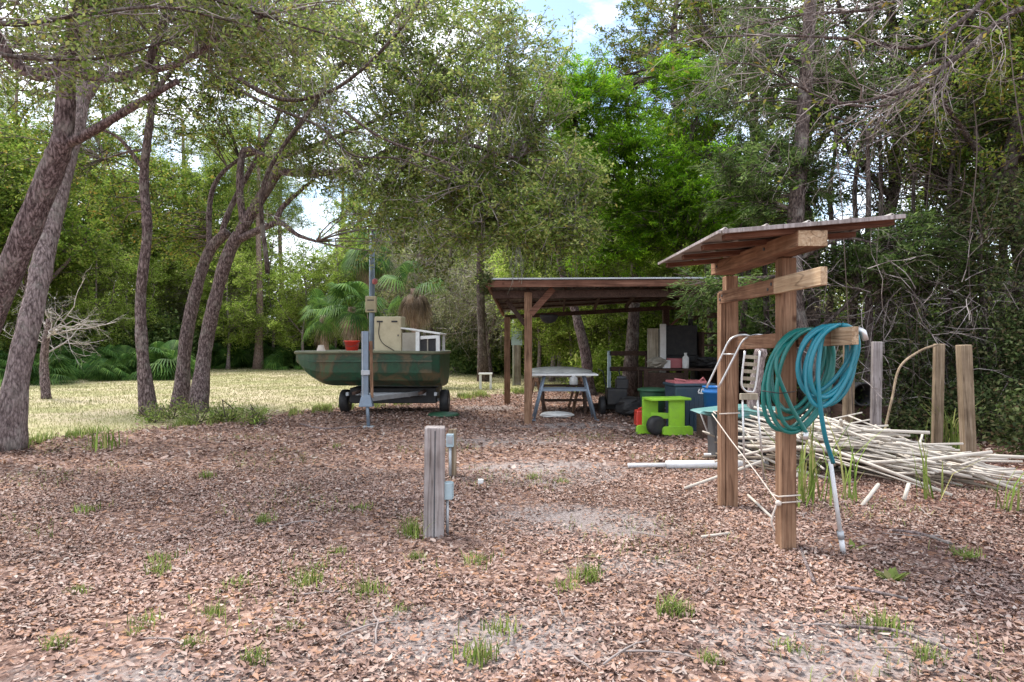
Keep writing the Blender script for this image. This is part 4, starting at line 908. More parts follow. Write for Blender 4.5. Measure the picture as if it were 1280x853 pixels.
def trailer():
    T = thing('boat_trailer', 'galvanised two wheel boat trailer carrying the green boat', 'trailer', (XD(494, 15.3), 15.3, 0)); o = Vector((XD(494, 15.3), 15.3, 0))
    hitch = P(458, 500, 12.6)-o; hitch.z = .52
    for px in (432, 556):
        W_ = Matrix.Rotation(R(90), 3, 'Y'); w = thing('wheel_dummy', None, None) if False else None
        x = XD(px, 15.3)-o.x
        b = MB(); b.lathe([(.14, -.09), (.215, -.10), (.255, -.075), (.26, 0), (.255, .075), (.215, .10), (.14, .09)], (x, 0, .258), 26, W_); wh = b.build('wheel', 'black', T)
        b = MB(); b.lathe([(.03, -.085), (.06, -.095), (.135, -.07), (.135, .07), (.06, .095), (.03, .085)], (x, 0, .258), 18, W_); b.build('rim', 'galv', wh)
        b = MB(); b.bar((x*.86, .0, .42), (x*.86, -.5, .45), .06, .08); b.build('frame_arm', 'galv', T, .004)
    b = MB(); b.bar((-1.05, 0, .285), (1.05, 0, .285), .06, .06); b.build('axle', 'galv', T, .004)
    for sx in (-.93, .93):
        b = MB(); b.bar(hitch+Vector((0, .05, .0)), (sx, .6, .44), .06, .09); b.build('side_rail', 'galv', T, .005)
        b = MB(); b.bar((sx*.75, -1.0, .50), (sx*.75, 1.0, .52), .08, .06); b.build('bunk', 'darkwood', T, .005)
    b = MB(); b.box((0, .35, .40), (1.90, 1.3, .34)); b.build('underhull_shade_box', 'black', T, .02)  # black box added to paint the deep shade below the hull
    b = MB(); b.box((0, -.1, .36), (1.7, .10, .12)); b.build('cross_beam', 'darkgrey', T, .01)
    for k_, y in ((.5, -.95), (.75, -.45), (.95, .5)):
        b = MB(); b.bar((-1.02*k_+hitch.x*(1-k_)*.9, y, .45), (1.02*k_+hitch.x*(1-k_)*.9, y, .45), .06, .06); b.build('cross_member', 'galv', T, .005)
    # tall upright and jack at the tongue
    h = hitch
    b = MB(); b.box((h.x-.02, h.y, 1.14), (.125, .10, 1.28)); b.build('winch_post', 'blue_steel', T, .008)
    b = MB(); b.bar((h.x-.065, h.y-.055, 1.78), (h.x-.05, h.y-.055, .5), .012, .02, (0, 1, 0)); b.build('post_edge', 'galv', T)
    b = MB(); b.bar((h.x+.10, h.y+.02, .55), (h.x+.08, h.y+.02, 1.60), .05, .05); b.build('rusty_channel', 'redwood_z', T, .004)
    b = MB(); b.box((h.x+.0, h.y-.01, .50), (.26, .16, .22), taper=.62); b.build('hitch_bracket', 'blue_steel', T, .01)
    b = MB(); b.tube([(h.x+.02, h.y-.03, .5), (h.x+.05, h.y-.05, .03)], .032, 10); b.build('jack_leg', 'blue_steel', T)
    b = MB(); b.box((h.x+.05, h.y-.05, .02), (.20, .18, .035)); b.build('jack_foot', 'galv', T, .005)
    b = MB(); b.box((h.x+.0, h.y-.07, 1.02), (.16, .05, .09)); b.build('winch', 'galv', T, .008)
    b = MB(); b.lathe([(.02, -.06), (.07, -.06), (.07, .06), (.02, .06)], (h.x-.30, h.y+1.9, .42), 14, Matrix.Rotation(R(90), 3, 'Y')); b.build('roller', 'white', T)
trailer()
b = MB(); b.lathe([(.02, 0), (.33, .0), (.35, .03), (.30, .06), (.05, .09)], n=24)
tag(b.build('plastic_disc', 'green_dark', None, 0, (XD(555, 14.7), 14.6, 0)), 'round dark green plastic disc lying on the leaves by the right trailer wheel', 'disc')
# mast with tan box, behind the boat
def mast():
    d = 17.2; x = XD(465, d); T = thing('galvanised_mast', 'slender grey pole with a tan meter box rising behind the boat', 'pole', (x, d, 0))
    b = MB(); b.tube([(0, 0, -.1), (0, 0, 4.3)], .07, 12); b.build('pole', 'blue_steel', T)
    b = MB(); b.box((0, -.10, 2.52), (.27, .13, .40)); b.build('meter_box', 'cream', T, .01)
    b = MB(); b.box((.0, -.17, 2.62), (.16, .02, .03)); b.box((0, -.17, 2.37), (.16, .02, .03)); b.build('box_latch', 'darkgrey', T)
    b = MB(); b.lathe([(.02, 3.02), (.07, 3.05), (.07, 3.13), (.02, 3.17)], (.09, -.08, 0), 12); b.build('red_fitting', 'pink', T)
    b = MB(); b.tube(crom([(0, 0, 4.25), (.05, 0, 4.4), (.35, 0, 4.3), (.6, 0, 4.05)], 6), .025, 8); b.build('bracket', 'blue_steel', T)
mast()
# utility pole beyond carport
def upole():
    d = 24.5; x = XD(646, d); T = thing('utility_pole', 'weathered utility pole with pale blue meter boxes left of the carport', 'utility pole', (x, d, 0))
    b = MB(); b.tube([(0, 0, -.2), (.03, 0, 5.6)], [.15, .13], 12); b.build('pole', 'greywood_z', T)
    b = MB(); b.box((.0, -.2, 1.75), (.38, .16, .6)); b.build('meter_box', 'greybox', T, .01)
    b = MB(); b.lathe([(.10, 0), (.10, .09), (.04, .12)], (-.10, -.28, 2.25), 14, Matrix.Rotation(R(90), 3, 'X')); b.build('meter', 'white', T)
    b = MB(); b.tube([(-.12, -.17, -.1), (-.12, -.17, 4.3)], .035, 8); b.build('conduit', 'galv', T)
    b = MB(); b.box((-.15, -.22, 2.7), (.16, .12, .3)); b.build('breaker_box', 'white', T, .01)
upole()
# small far objects
T = thing('plastic_stool', 'small white plastic stool standing in the meadow left of the carport', 'stool', (*GP(607, 488).xy, 0)); 
b = MB(); b.box((0, 0, .52), (.46, .36, .05)); b.build('seat', 'white', T, .01)
for sx in (-.17, .17):
    for sy in (-.13, .13): b = MB(); b.box((sx, sy, .25), (.07, .07, .5)); b.build('leg', 'white', T)
def cart():
    p = GP(200, 468); p.y = 33; p.x = XD(199, 33); T = thing('farm_cart', 'low black cart parked at the far edge of the meadow behind the thin tree', 'cart', (p.x, p.y, 0))
    b = MB(); b.box((0, 0, .62), (1.9, 1.1, .50), taper=.9); b.build('body', 'darkgrey', T, .05)
    for sx in (-.6, .6):
        for sy in (-.5, .5):
            b = MB(); b.lathe([(.08, -.07), (.26, -.07), (.28, 0), (.26, .07), (.08, .07)], (sx, sy, .28), 16, Matrix.Rotation(R(90), 3, 'X')); b.build('wheel', 'black', T)
cart()
p = P(130, 474, 30); T = thing('garden_figure', 'small white garden figure on the grass before the palmettos', 'figurine', (p.x, p.y, 0))
b = MB(); b.lathe([(.16, 0), (.18, .1), (.10, .3), (.13, .45), (.08, .55), (.03, .58)], n=12); b.build('body', 'white', T)
b = MB(); b.lathe([(.02, .56), (.09, .62), (.09, .70), (.02, .76)], n=10); b.build('head', 'white', T)
W_ = Matrix.Rotation(R(90), 3, 'X'); b = MB(); ring = [(.30*math.cos(t), 0, .32+.30*math.sin(t)) for t in np.linspace(0, 2*math.pi, 20, endpoint=False)]; b.tube(ring, .10, 8, closed=True)
tag(b.build('yellow_ring', 'cream', None, 0, (XD(151, 31), 31, 0)), 'faded yellow tyre ring standing right of the small white garden figure', 'ring')

# ------------------------------------------------------------------ named trees
def leaning_oaks():
    # big leaning oak, two stems, at the left edge
    b0 = Vector((XD(-75, 9.3), 9.3, 0)); A = lambda px, py, d: P(px, py, d)
    make_tree('live_oak', 'large leaning oak whose forked trunk crosses the left edge of the yard', b0,
      [([b0, A(-25, 430, 9.2), A(25, 310, 9.0), A(62, 220, 8.9), A(80, 175, 8.8)], .185, .135),
       ([A(78, 182, 8.8), A(82, 130, 8.8), A(84, 80, 8.8), A(100, 20, 8.8), A(120, -60, 8.7)], .125, .08),
       ([A(80, 182, 8.8), A(110, 168, 8.7), A(165, 135, 8.5), A(222, 102, 8.3)], .075, .035),
       ([A(84, 88, 8.8), A(130, 98, 8.8), A(175, 90, 8.9), A(195, 55, 9.0), A(215, 0, 9.1), A(240, -60, 9.1)], .08, .035),
       ([A(84, 84, 8.8), A(50, 95, 8.7), A(18, 78, 8.6), A(-20, 20, 8.4)], .10, .06),
       ([A(175, 92, 8.9), A(230, 78, 8.7), A(280, 45, 8.5), A(330, 20, 8.3)], .05, .025)],
      [(A(60, 20, 9), (1.6, 1.2, .7), 50), (A(230, 10, 9), (1.5, 1.2, .75), 55), (A(340, 10, 8.8), (1.2, 1.0, .6), 28), (A(140, -80, 9), (2.2, 1.6, .9), 60)],
      leaf='leaf_grey', nl=120, twig='twig_grey', ntwig=7, tl=.55, moss=25, L=.065, W=.03, tr=.008)
    b1 = GP(8, 563)
    make_tree('live_oak', 'thick pale leaning oak trunk standing closest to the left edge', b1,
      [([b1, A(22, 470, 10.1), A(45, 370, 10.3), A(62, 290, 10.6), A(85, 200, 11.0), A(102, 130, 11.3), A(112, 40, 11.6), A(125, -80, 11.8)], .18, .09),
       ([A(102, 130, 11.3), A(150, 60, 11.6), A(200, -10, 12)], .09, .04)],
      [(A(60, 90, 12.5), (1.9, 1.4, .9), 34), (A(190, -10, 12.5), (2.0, 1.5, 1.0), 44)], bark_='bark_pale', leaf='leaf_oak', nl=150, L=.08, W=.038, moss=15)
    b2 = GP(186, 520)
    make_tree('live_oak', 'slim straight oak trunk standing alone left of the pair of leaning oaks', b2,
      [([b2, A(178, 440, 14.7), A(176, 370, 14.7), A(184, 290, 14.7), A(180, 220, 14.8), A(190, 130, 14.8), A(195, 50, 15), A(185, -60, 15)], .135, .06),
       ([A(181, 215, 14.8), A(150, 175, 14.6), A(118, 160, 14.3)], .05, .025), ([A(188, 190, 14.8), A(165, 190, 15), A(130, 200, 15.3)], .035, .02), ([A(190, 120, 14.8), A(240, 60, 15), A(290, 20, 15.4)], .06, .03)],
      [(A(140, 230, 16), (1.6, 1.5, 1.1), 26), (A(230, 110, 15.6), (1.6, 1.5, 1.3), 34), (A(180, -10, 15.6), (2.6, 2, 1.3), 55), (A(60, 180, 17), (1.6, 1.5, 1.4), 30)], nl=190, L=.085, W=.042)
    b3 = GP(226, 512)
    make_tree('live_oak', 'left trunk of the pair of leaning oaks behind the boat', b3,
      [([b3, A(232, 430, 16.2), A(245, 365, 16.3), A(262, 315, 16.4), A(285, 290, 16.4)], .165, .115),
       ([A(262, 318, 16.4), A(262, 260, 16.8), A(272, 225, 17), A(300, 200, 17.2), A(330, 190, 17.2)], .075, .035),
       ([A(275, 300, 16.4), A(288, 262, 16.6), A(320, 200, 16.8), A(350, 140, 17), A(360, 60, 17.2)], .08, .035)],
      [(A(300, 130, 17.3), (1.9, 1.6, 1.5), 60), (A(225, 295, 17.4), (.9, .9, .75), 26), (A(350, 40, 17.5), (2.2, 1.7, 1.3), 55)], nl=200, L=.085, W=.042)
    b4 = GP(247, 517)
    make_tree('live_oak', 'right trunk of the leaning pair, a spreading oak arching over the boat', b4,
      [([b4, A(256, 440, 15.6), A(268, 380, 15.5), A(285, 320, 15.4), A(308, 278, 15.3), A(335, 235, 15.2), A(350, 212, 15.1)], .165, .11),
       ([A(305, 283, 15.3), A(300, 240, 15.4), A(302, 200, 15.5), A(310, 188, 15.5), A(345, 198, 15.4), A(395, 182, 15.1), A(450, 160, 14.9), A(520, 130, 14.6)], .09, .04),
       ([A(350, 215, 15.1), A(375, 218, 15), A(420, 216, 14.8), A(455, 205, 14.6), A(500, 185, 14.3), A(570, 180, 14), A(650, 200, 13.8)], .095, .03),
       ([A(300, 300, 15.3), A(325, 288, 15.1), A(350, 280, 15), A(372, 295, 14.9), A(395, 303, 14.8)], .09, .03),
       ([A(345, 282, 15), A(352, 262, 15.1), A(375, 240, 15.2), A(392, 226, 15.3)], .07, .035),
       ([A(335, 235, 15.2), A(355, 190, 15.3), A(380, 150, 15.4), A(430, 80, 15.4), A(500, 20, 15.3)], .08, .03),
       ([A(430, 140, 12.6), A(480, 175, 13), A(560, 205, 13.2), A(600, 235, 13.3)], .03, .014),
       ([A(500, 185, 14.3), A(560, 220, 14.2), A(620, 255, 14), A(685, 290, 13.7)], .05, .015)],
      [(A(470, 110, 15), (2.4, 1.6, 1.4), 95), (A(590, 170, 14.2), (2.0, 1.5, 1.4), 95), (A(660, 250, 13.9), (1.5, 1.3, 1.2), 80), (A(540, 265, 14.2), (1.6, 1.2, 1.0), 60),
       (A(590, 60, 15), (2.3, 1.6, 1.1), 55), (A(690, 290, 13.4), (.8, .8, .42), 24), (A(420, 200, 14.6), (1.3, 1.0, .5), 26), (A(420, 30, 15.4), (2.2, 1.6, 1.0), 40)],
      leaf='leaf_grey', nl=200, L=.088, W=.040, moss=70, ntwig=6, twig='twig_grey', tl=.6)
leaning_oaks()

# sapling with bleached bare branches
def bare_tree(name, label, base, trunk, starts, mat='twig_grey', depth=3, ln=1.1, r=.02, n=10, droop=0, group=None, bark_='bark', tr=(.06, .03), kids=(2, 4), spread=.6):
    base = Vector(base); T = thing(name, label, 'tree', base, 0, group)
    mb = MB(); smp = limb_mesh(mb, [Vector(p)-base for p in trunk], tr[0], tr[1], 9); mb.build('trunk', bark_, T)
    S = Segs()
    for i in range(n):
        p, rr = smp[int(len(smp)*random.uniform(starts, .999))]; a = random.uniform(0, 2*math.pi)
        twig_fan(S, p, (math.cos(a), math.sin(a)*.7, random.uniform(.0, .9)), ln*random.uniform(.6, 1.2), r, depth, droop, spread, kids)
    S.build('bare_branches', mat, T, 4); return T
b = GP(58, 500); bare_tree('bare_sapling', 'small tree with bleached bare branches by the palmettos at left', b, [b, P(55, 460, 19), P(57, 430, 19), P(62, 400, 19)], .45, 'twig_pale', 4, 1.15, .028, 9, bark_='bark', tr=(.13, .08))

# twisted bare branches reaching in from the upper right and from the upper left
def reaching(name, label, basepx, d, path, mat, lens, r0, leafy=0, depth=3, droop=.02, seed=1, leaf='leaf_oak', nstart=12):
    base = Vector((XD(basepx, d), d, 0)); T = thing(name, label, 'tree', base)
    mb = MB(); S = Segs(); ends = []
    for pts, ra, rb in path:
        smp = limb_mesh(mb, [Vector(p)-base for p in pts], ra, rb, 9)
        if ra > .09: continue
        for i in range(nstart):
            k = random.randint(len(smp)//5, len(smp)-1); p, rr = smp[k]; k2 = min(k+1, len(smp)-1); dd = np.array(smp[k2][0]-smp[k2-1][0]); dd = unit(dd+1e-6)
            twig_fan(S, p, dd+RNG.normal(size=3)*.55, lens*random.uniform(.5, 1.1), min(rr*.5, .010), depth, droop, .5, (2, 4))
    mb.build('trunk', 'bark_dark', T); S.build('bare_branches', mat, T, 4)
    if leafy:
        idx = RNG.integers(0, len(S.b), leafy); pts = np.array([np.asarray(S.b[i]) for i in idx])
        pts = (pts[:, None, :]+RNG.normal(size=(leafy, 14, 3))*.07).reshape(-1, 3); V, Fc = leaf_quads(pts, .065, .03, .4, .1); obj('crown', np_mesh('crown', V, Fc), leaf, T)
bd = 7.6
reaching('overhanging_tree', 'bare grey branches reaching in from the upper right corner over the shelter', 1420, 9, [
   ([Vector((XD(1420, 9), 9, 0)), P(1415, 250, 8.8), P(1390, 60, 8.4), P(1330, 0, 8.2)], .2, .10),
   ([P(1390, 60, 8.4), P(1330, 20, 8.2), P(1270, 15, 8.0), P(1200, 70, 7.7), P(1140, 110, 7.5), P(1075, 128, 7.3), P(1020, 130, 7.1)], .045, .010),
   ([P(1200, 70, 7.7), P(1150, 85, 7.6), P(1115, 130, 7.4), P(1040, 128, 7.2), P(950, 85, 7.0), P(900, 80, 6.9)], .018, .006),
   ([P(1330, 0, 8.2), P(1250, -10, 8), P(1210, 20, 7.8), P(1150, 60, 7.6), P(1060, 50, 7.3), P(960, 45, 7), P(860, 50, 6.8)], .035, .007),
   ([P(1300, -40, 8.2), P(1180, -30, 8), P(1100, 10, 7.8), P(1000, 20, 7.4), P(920, 40, 7.2)], .03, .007)],
   'twig_grey', .85, .04, leafy=50, depth=3, nstart=19)
reaching('overhanging_tree', 'twiggy half bare crown hanging over the top left of the yard', -160, 6.5, [
   ([Vector((XD(-260, 7), 7, 0)), P(-260, 200, 7), P(-200, 20, 6.9), P(-120, -20, 6.8)], .2, .10),
   ([P(-120, -20, 6.8), P(0, 30, 7), P(100, 20, 7.1), P(200, 10, 7.3), P(300, 30, 7.6)], .035, .008),
   ([P(-120, -20, 6.8), P(-20, 60, 7), P(60, 75, 7.2), P(150, 70, 7.5), P(240, 40, 7.8)], .03, .008),
   ([P(-100, -30, 6.8), P(80, -20, 7.2), P(220, -10, 7.7), P(360, 30, 8.4), P(460, 60, 9)], .035, .008)],
   'twig_grey', .7, .04, leafy=260, depth=3, nstart=16, leaf='leaf_grey')
reaching('overhanging_tree', 'pale slender branch crossing the leafy crown at the upper middle of the view', 560, 12.5, [
   ([Vector((XD(330, 13), 13.2, 2.9)) , P(330, 230, 13), P(395, 130, 12.7), P(405, 118, 12.6)], .045, .035),
   ([P(240, 60, 12.4), P(340, 122, 12.6), P(405, 118, 12.5), P(450, 90, 12.2), P(490, 50, 12), P(520, 10, 11.8), P(540, -40, 11.8)], .045, .02),
   ([P(260, 90, 12.6), P(330, 130, 12.6), P(400, 160, 12.5), P(440, 195, 12.3), P(500, 200, 12.2), P(560, 225, 12)], .03, .008)],
   'twig_grey', .7, .04, leafy=150, depth=3, nstart=14, leaf='leaf_grey')

# bright cedar
def cedar():
    b = Vector((XD(800, 17.2), 18.8, 0)); A = P
    make_tree('red_cedar', 'bright green feathery cedar rising behind the carport roof', b,
      [([b, A(795, 330, 18.8), A(790, 240, 18.6), A(785, 150, 18.5), A(780, 95, 18.5)], .18, .03),
       ([A(792, 250, 18.7), A(830, 290, 18), A(870, 330, 17)], .05, .02), ([A(790, 200, 18.6), A(740, 170, 18), A(700, 150, 17.6)], .05, .02), ([A(790, 210, 18.6), A(850, 190, 18), A(910, 210, 17.5)], .05, .02)],
      [(A(745, 145, 17.8), (1.15, 1.1, .9), 75), (A(790, 215, 17.4), (1.6, 1.2, 1.0), 110), (A(860, 270, 17.0), (1.6, 1.1, .8), 85), (A(905, 215, 17.4), (1.0, .9, .9), 36), (A(770, 295, 17.6), (1.4, 1.1, .8), 60), (A(720, 110, 18), (.8, .8, .7), 24), (A(850, 130, 18.6), (1.3, 1.2, 1.4), 60)],
      bark_='bark_dark', leaf='leaf_cedar', L=.13, W=.022, nl=330, sig=(.24, .24, .13), ntwig=5, tl=.55, up=.9, droop=.1, spray=True)
    # low dark sprays hanging before the carport roof
    b = Vector((XD(962, 15.3), 12.0, 0))
    make_tree('dark_cedar', 'dark cedar with low boughs behind the shelter posts', b,
      [([b, A(1000, 420, 12.2), A(992, 330, 12.3), A(1000, 200, 12.6), A(1010, 60, 12.8), A(1015, -60, 13)], .20, .09), ([A(992, 345, 12.3), A(930, 350, 12), A(890, 355, 11.8)], .04, .015), ([A(992, 330, 12.3), A(1050, 300, 12), A(1110, 310, 11.8)], .05, .02),
       ([A(1000, 430, 12.2), A(1050, 390, 12.2), A(1075, 365, 12.2)], .04, .02)],
      [(A(893, 362, 11.8), (.45, .4, .22), 13), (A(1120, 315, 12), (1.0, .8, .45), 44), (A(1040, 330, 12.6), (.8, .7, .35), 26), (A(960, 230, 13), (1.2, 1.0, .9), 50), (A(985, 100, 13.5), (1.5, 1.3, 1.0), 55)],
      bark_='bark_dark', leaf='leaf_dark', L=.11, W=.024, nl=260, sig=(.22, .22, .12), ntwig=5, tl=.45, up=.9, spray=True)
cedar()

# bright little branch hanging in front of the carport roof, from the arching oak
bush_lab = 'leafy'
# right hand trees
def right_trees():
    A = P
    b = Vector((XD(850, 22), 22, 0))
    make_tree('evergreen_tree', 'tall oak closing the sky gap behind the bright cedar', b, [([b, P(846, 300, 22), P(850, 180, 22), P(842, 60, 22), P(850, -40, 22)], .2, .07)],
        [(P(835, 40, 22), (2.0, 1.6, 1.6), 60), (P(800, 90, 22.5), (1.5, 1.4, .9), 34), (P(905, 60, 22), (1.6, 1.4, 2.0), 44), (P(860, 150, 22), (2, 1.6, 1.2), 34)], bark_='bark_dark', leaf='leaf_oak', nl=200, L=.10, W=.05)
    b = Vector((XD(604, 27), 27, 0))
    make_tree('evergreen_tree', 'tall thin oak rising between the boat stern and the carport roof', b, [([b, P(600, 300, 26.6), P(612, 180, 25.5), P(625, 60, 24.5)], .17, .06)],
        [(P(640, 90, 23), (2.0, 1.6, 1.5), 40), (P(670, 160, 23), (1.6, 1.4, 1.2), 36), (P(600, 30, 23), (2.0, 1.4, 1.0), 30)], bark_='bark_dark', leaf='leaf_grey', nl=170, L=.10, W=.045)
    data = [(930, 20, 'leaf_oak', 'evergreen oak directly behind the cedar, left of the shelter roof'), (1010, 16.5, 'leaf_dark', 'dense evergreen above the shelter roof'), (1110, 15.2, 'leaf_oak', 'leafy oak with dark fork right of the shelter roof'),
            (1200, 14, 'leaf_dark', 'dark evergreen rising behind the pair of fence posts'), (1270, 12.5, 'leaf_oak', 'oak with vines at the right edge of the view')]
    for i, (px, d, lf, lab) in enumerate(data):
        b = Vector((XD(px, d), d, 0)); s = random.choice((-1, 1))
        make_tree('evergreen_tree', lab, b, [([b, A(px+8*s, 330, d), A(px-10*s, 220, d), A(px+12, 100, d), A(px, -40, d), A(px+20, -160, d)], .17, .07),
            ([A(px-5*s, 250, d), A(px-55, 180, d-.3), A(px-90, 130, d-.8)], .07, .03), ([A(px, 200, d), A(px+45, 140, d-.4), A(px+95, 90, d-.8)], .07, .03), ([A(px, 110, d), A(px-50, 30, d), A(px-80, -40, d-.3)], .06, .03)],
            [(A(px-40, 140, d-.3), (1.5, 1.3, 1.2), 30), (A(px+50, 100, d-.3), (1.5, 1.3, 1.3), 30), (A(px, 15, d), (2.0, 1.6, 1.3), 46), (A(px+10, -80, d), (2.0, 1.6, 1.0), 12), (A(px+20, 225, d), (1.2, 1.1, .8), 16)],
            bark_='bark_dark', leaf=lf, nl=200, L=.085, W=.045, moss=8, ntwig=6)
right_trees()

LM = [(0, 'beyond the left edge of the view'), (50, 'behind the leaning trunks at the left edge'), (150, 'behind the bleached sapling'), (210, 'behind the slim straight oak'), (300, 'behind the leaning pair of oaks'), (370, 'just right of the leaning pair'),
      (450, 'behind the bow of the boat'), (500, 'behind the grey mast'), (562, 'behind the stern of the boat'), (625, 'between the boat and the carport'), (680, 'behind the left carport post'), (760, 'behind the upturned skiff'), (850, 'behind the work bench'),
      (960, 'behind the right end of the carport'), (1060, 'behind the hanging hoses'), (1150, 'behind the pinkish post'), (1250, 'behind the pair of tan posts'), (9999, 'at the far right edge')]
def lm(px): return next(t for lim, t in LM if px < lim)
def spot_labels(spots, what):
    out = []
    for (px, d, *_) in spots:
        same = sorted(q[1] for q in spots if lm(q[0]) == lm(px)); k = same.index(d); w = ('', ) if len(same) == 1 else (('nearer ', 'farther ') if len(same) == 2 else ('nearest ', 'second nearest ', 'third nearest ', 'fourth nearest ', 'farthest ', 'farthest '))
        out.append((w[min(k, len(w)-1)]+what+' '+lm(px)).strip())
    return out
def thicket():
    # trunks and vines of the dark thicket
    S_specs = [(1087, 12.5), (1102, 13.5), (1135, 13), (1150, 14), (1060, 14), (1030, 15), (1180, 12.6), (1235, 12), (1000, 16.5), (960, 17.5), (925, 17.6), (890, 18.6), (1250, 13), (1120, 16)]
    tl_ = spot_labels(S_specs, 'thin dark tree in the thicket')
    for i, (px, d) in enumerate(S_specs):
        b = Vector((XD(px, d), d, 0)); w = random.uniform(-14, 14)
        bare_tree('thin_tree', tl_[i], b, [b, P(px+w*.4, 400, d), P(px+w, 330, d), P(px+w*.6, 240, d+.2), P(px+w*1.5, 160, d+.3)], .25, 'twig_dark', 2, 1.3, .016, 13, tr=(random.uniform(.05, .10), .03), bark_='bark_dark', group='thin trees of the thicket')
    labs = iter(['dark shrub filling the right edge behind the last fence post', 'vine covered shrub behind the pair of fence posts', 'dark leafy shrub between the pinkish post and the pair of posts', 'tall vine tangle above the pair of fence posts',
        'vine draped shrub high on the right edge', 'low dark shrub at the foot of the right edge', 'leafy shrub behind the hanging hoses', 'shrub with reddish leaves above the pinkish post', 'low undergrowth bush just behind the pipe pile', 'low bush at the right end of the pipe pile',
        'broad shrub deep in the thicket right of the cooker', 'tall shrub behind the thin trees of the thicket'])
    for (px, d, zc, rx, rz, lf, n) in ((1310, 11.2, 1.2, .9, 1.2, 'leaf_thicket', 60), (1195, 12.4, 1.1, 1.3, 1.1, 'leaf_thicket', 60), (1130, 13.2, 1.1, 1.0, 1.1, 'leaf_thicket', 30), (1185, 13.2, 3.0, 1.3, .9, 'leaf_dark', 45),
          (1255, 12.0, 3.2, 1.1, 1.2, 'leaf_thicket', 50), (1340, 9.2, .5, .8, .55, 'leaf_thicket', 40), (1030, 14.8, 1.1, 1.5, 1.0, 'leaf_thicket', 32), (1100, 13.6, 2.8, 1.2, .8, 'leaf_olive', 26), (1120, 11.5, .3, 1.1, .3, 'leaf_thicket', 20), (1250, 11.0, .5, 1.0, .5, 'leaf_thicket', 28), (960, 19.5, 1.3, 2.2, 1.4, 'leaf_oak', 50), (1080, 17.5, 2.2, 2.6, 1.9, 'leaf_oak', 60)):
        bush('shrub', next(labs), (XD(px, d), d, zc), (rx, .7, rz), lf, n, 150, .075, .042, group='shrubs of the thicket')
    # hanging vines
    rnd = random.Random(5)
    for i in range(6):
        px = rnd.uniform(1010, 1290); d = rnd.uniform(9.8, 12.2); y0 = rnd.uniform(-80, -20); y1 = rnd.uniform(380, 540); px2 = px+rnd.uniform(-110, 110)
        b = MB(); o = Vector((XD(px2, d), d, 0)); b.tube([p-o for p in crom([P(px, y0, d+.3), P((px*2+px2)/3+rnd.uniform(-22, 22), y0*.66+y1*.34, d), P((px+px2*2)/3+rnd.uniform(-9, 9), y0*.33+y1*.67, d-.1), o+Vector((0, 0, rnd.uniform(0, .3)))], 7)], rnd.uniform(.005, .010), 5)
        tag(b.build('woody_vine', 'twig_dark', None, 0, o), 'bare woody vine hanging in the thicket at right', 'vine', 'vines of the thicket')
    b = MB(); o = GP(1160, 600); o.y = 8.9; o.x = XD(1120, 8.9); b.tube([p-o for p in crom([P(1095, 590, 8.6), P(1108, 530, 8.9), P(1115, 500, 9), P(1125, 460, 9.2), P(1150, 440, 9.4), P(1172, 432, 9.6)], 8)], [.016]*41, 7)
    tag(b.build('woody_vine', 'tanwood_z', None, 0, o), 'thick tan vine arching from the pile to the top of the left paired post', 'vine')
    S = Segs()
    for i in range(110):
        px = rnd.uniform(985, 1310); d = rnd.uniform(10.6, 13.5); p = P(px, rnd.uniform(330, 520), d); twig_fan(S, p, (rnd.uniform(-1, 1), rnd.uniform(-.5, .2), rnd.uniform(-.3, 1)), rnd.uniform(.5, 1.1), .009, 3, .02, .6, (2, 3))
    tag(S.build('dead_brush', 'twig_grey', None, 3), 'tangle of dead brown twigs filling the thicket at right', 'brush', kind='stuff')
thicket()

# ------------------------------------------------------------------ palms
def fan(V, Fc, c, d, n, L, spreaddeg=115, nleaf=23, w=.038, droop=.25):
    c = np.asarray(c, float); d = unit(np.asarray(d, float)); s = np.cross(d, n); s = unit(s); n = unit(np.cross(s, d))
    for k in range(nleaf):
        a = R(-spreaddeg+2*spreaddeg*k/(nleaf-1)); dd = d*math.cos(a)+s*math.sin(a); ll = L*(.75+.25*math.cos(a*.6)); ww = np.cross(dd, n)*w*ll
        p1 = c+dd*ll*.5+n*.03*ll; p2 = c+dd*ll+np.array([0, 0, -droop*ll]); o = len(V)
        V += [c, p1-ww, p2, p1+ww]; Fc.append((o, o+1, o+2, o+3))
def palm_mesh(nf, h0, L, pet, rnd, lo=-.3, hi=1.2, dead=False):
    V, Fc = [], []; S = Segs()
    for i in range(nf):
        az = rnd.uniform(0, 2*math.pi); el = rnd.uniform(lo, hi); d = np.array([math.cos(az)*math.cos(el), math.sin(az)*math.cos(el), math.sin(el)]); b = np.array([0, 0, h0])
        c = b+d*pet*rnd.uniform(.7, 1.1); c[2] -= .08*pet; S.path([b, (b+c)/2+np.array([0, 0, .05]), c], .014, .008)
        up_ = np.array([0, 0, 1.])-d*d[2]; up_ = up_ if np.linalg.norm(up_) > .1 else np.array([1., 0, 0])
        d2 = unit(d+np.array([0, 0, -.35])); fan(V, Fc, c, d2, unit(up_+RNG.normal(size=3)*.25), L*rnd.uniform(.8, 1.15), droop=.5 if not dead else .6)
    return np.array(V), np.array(Fc), S
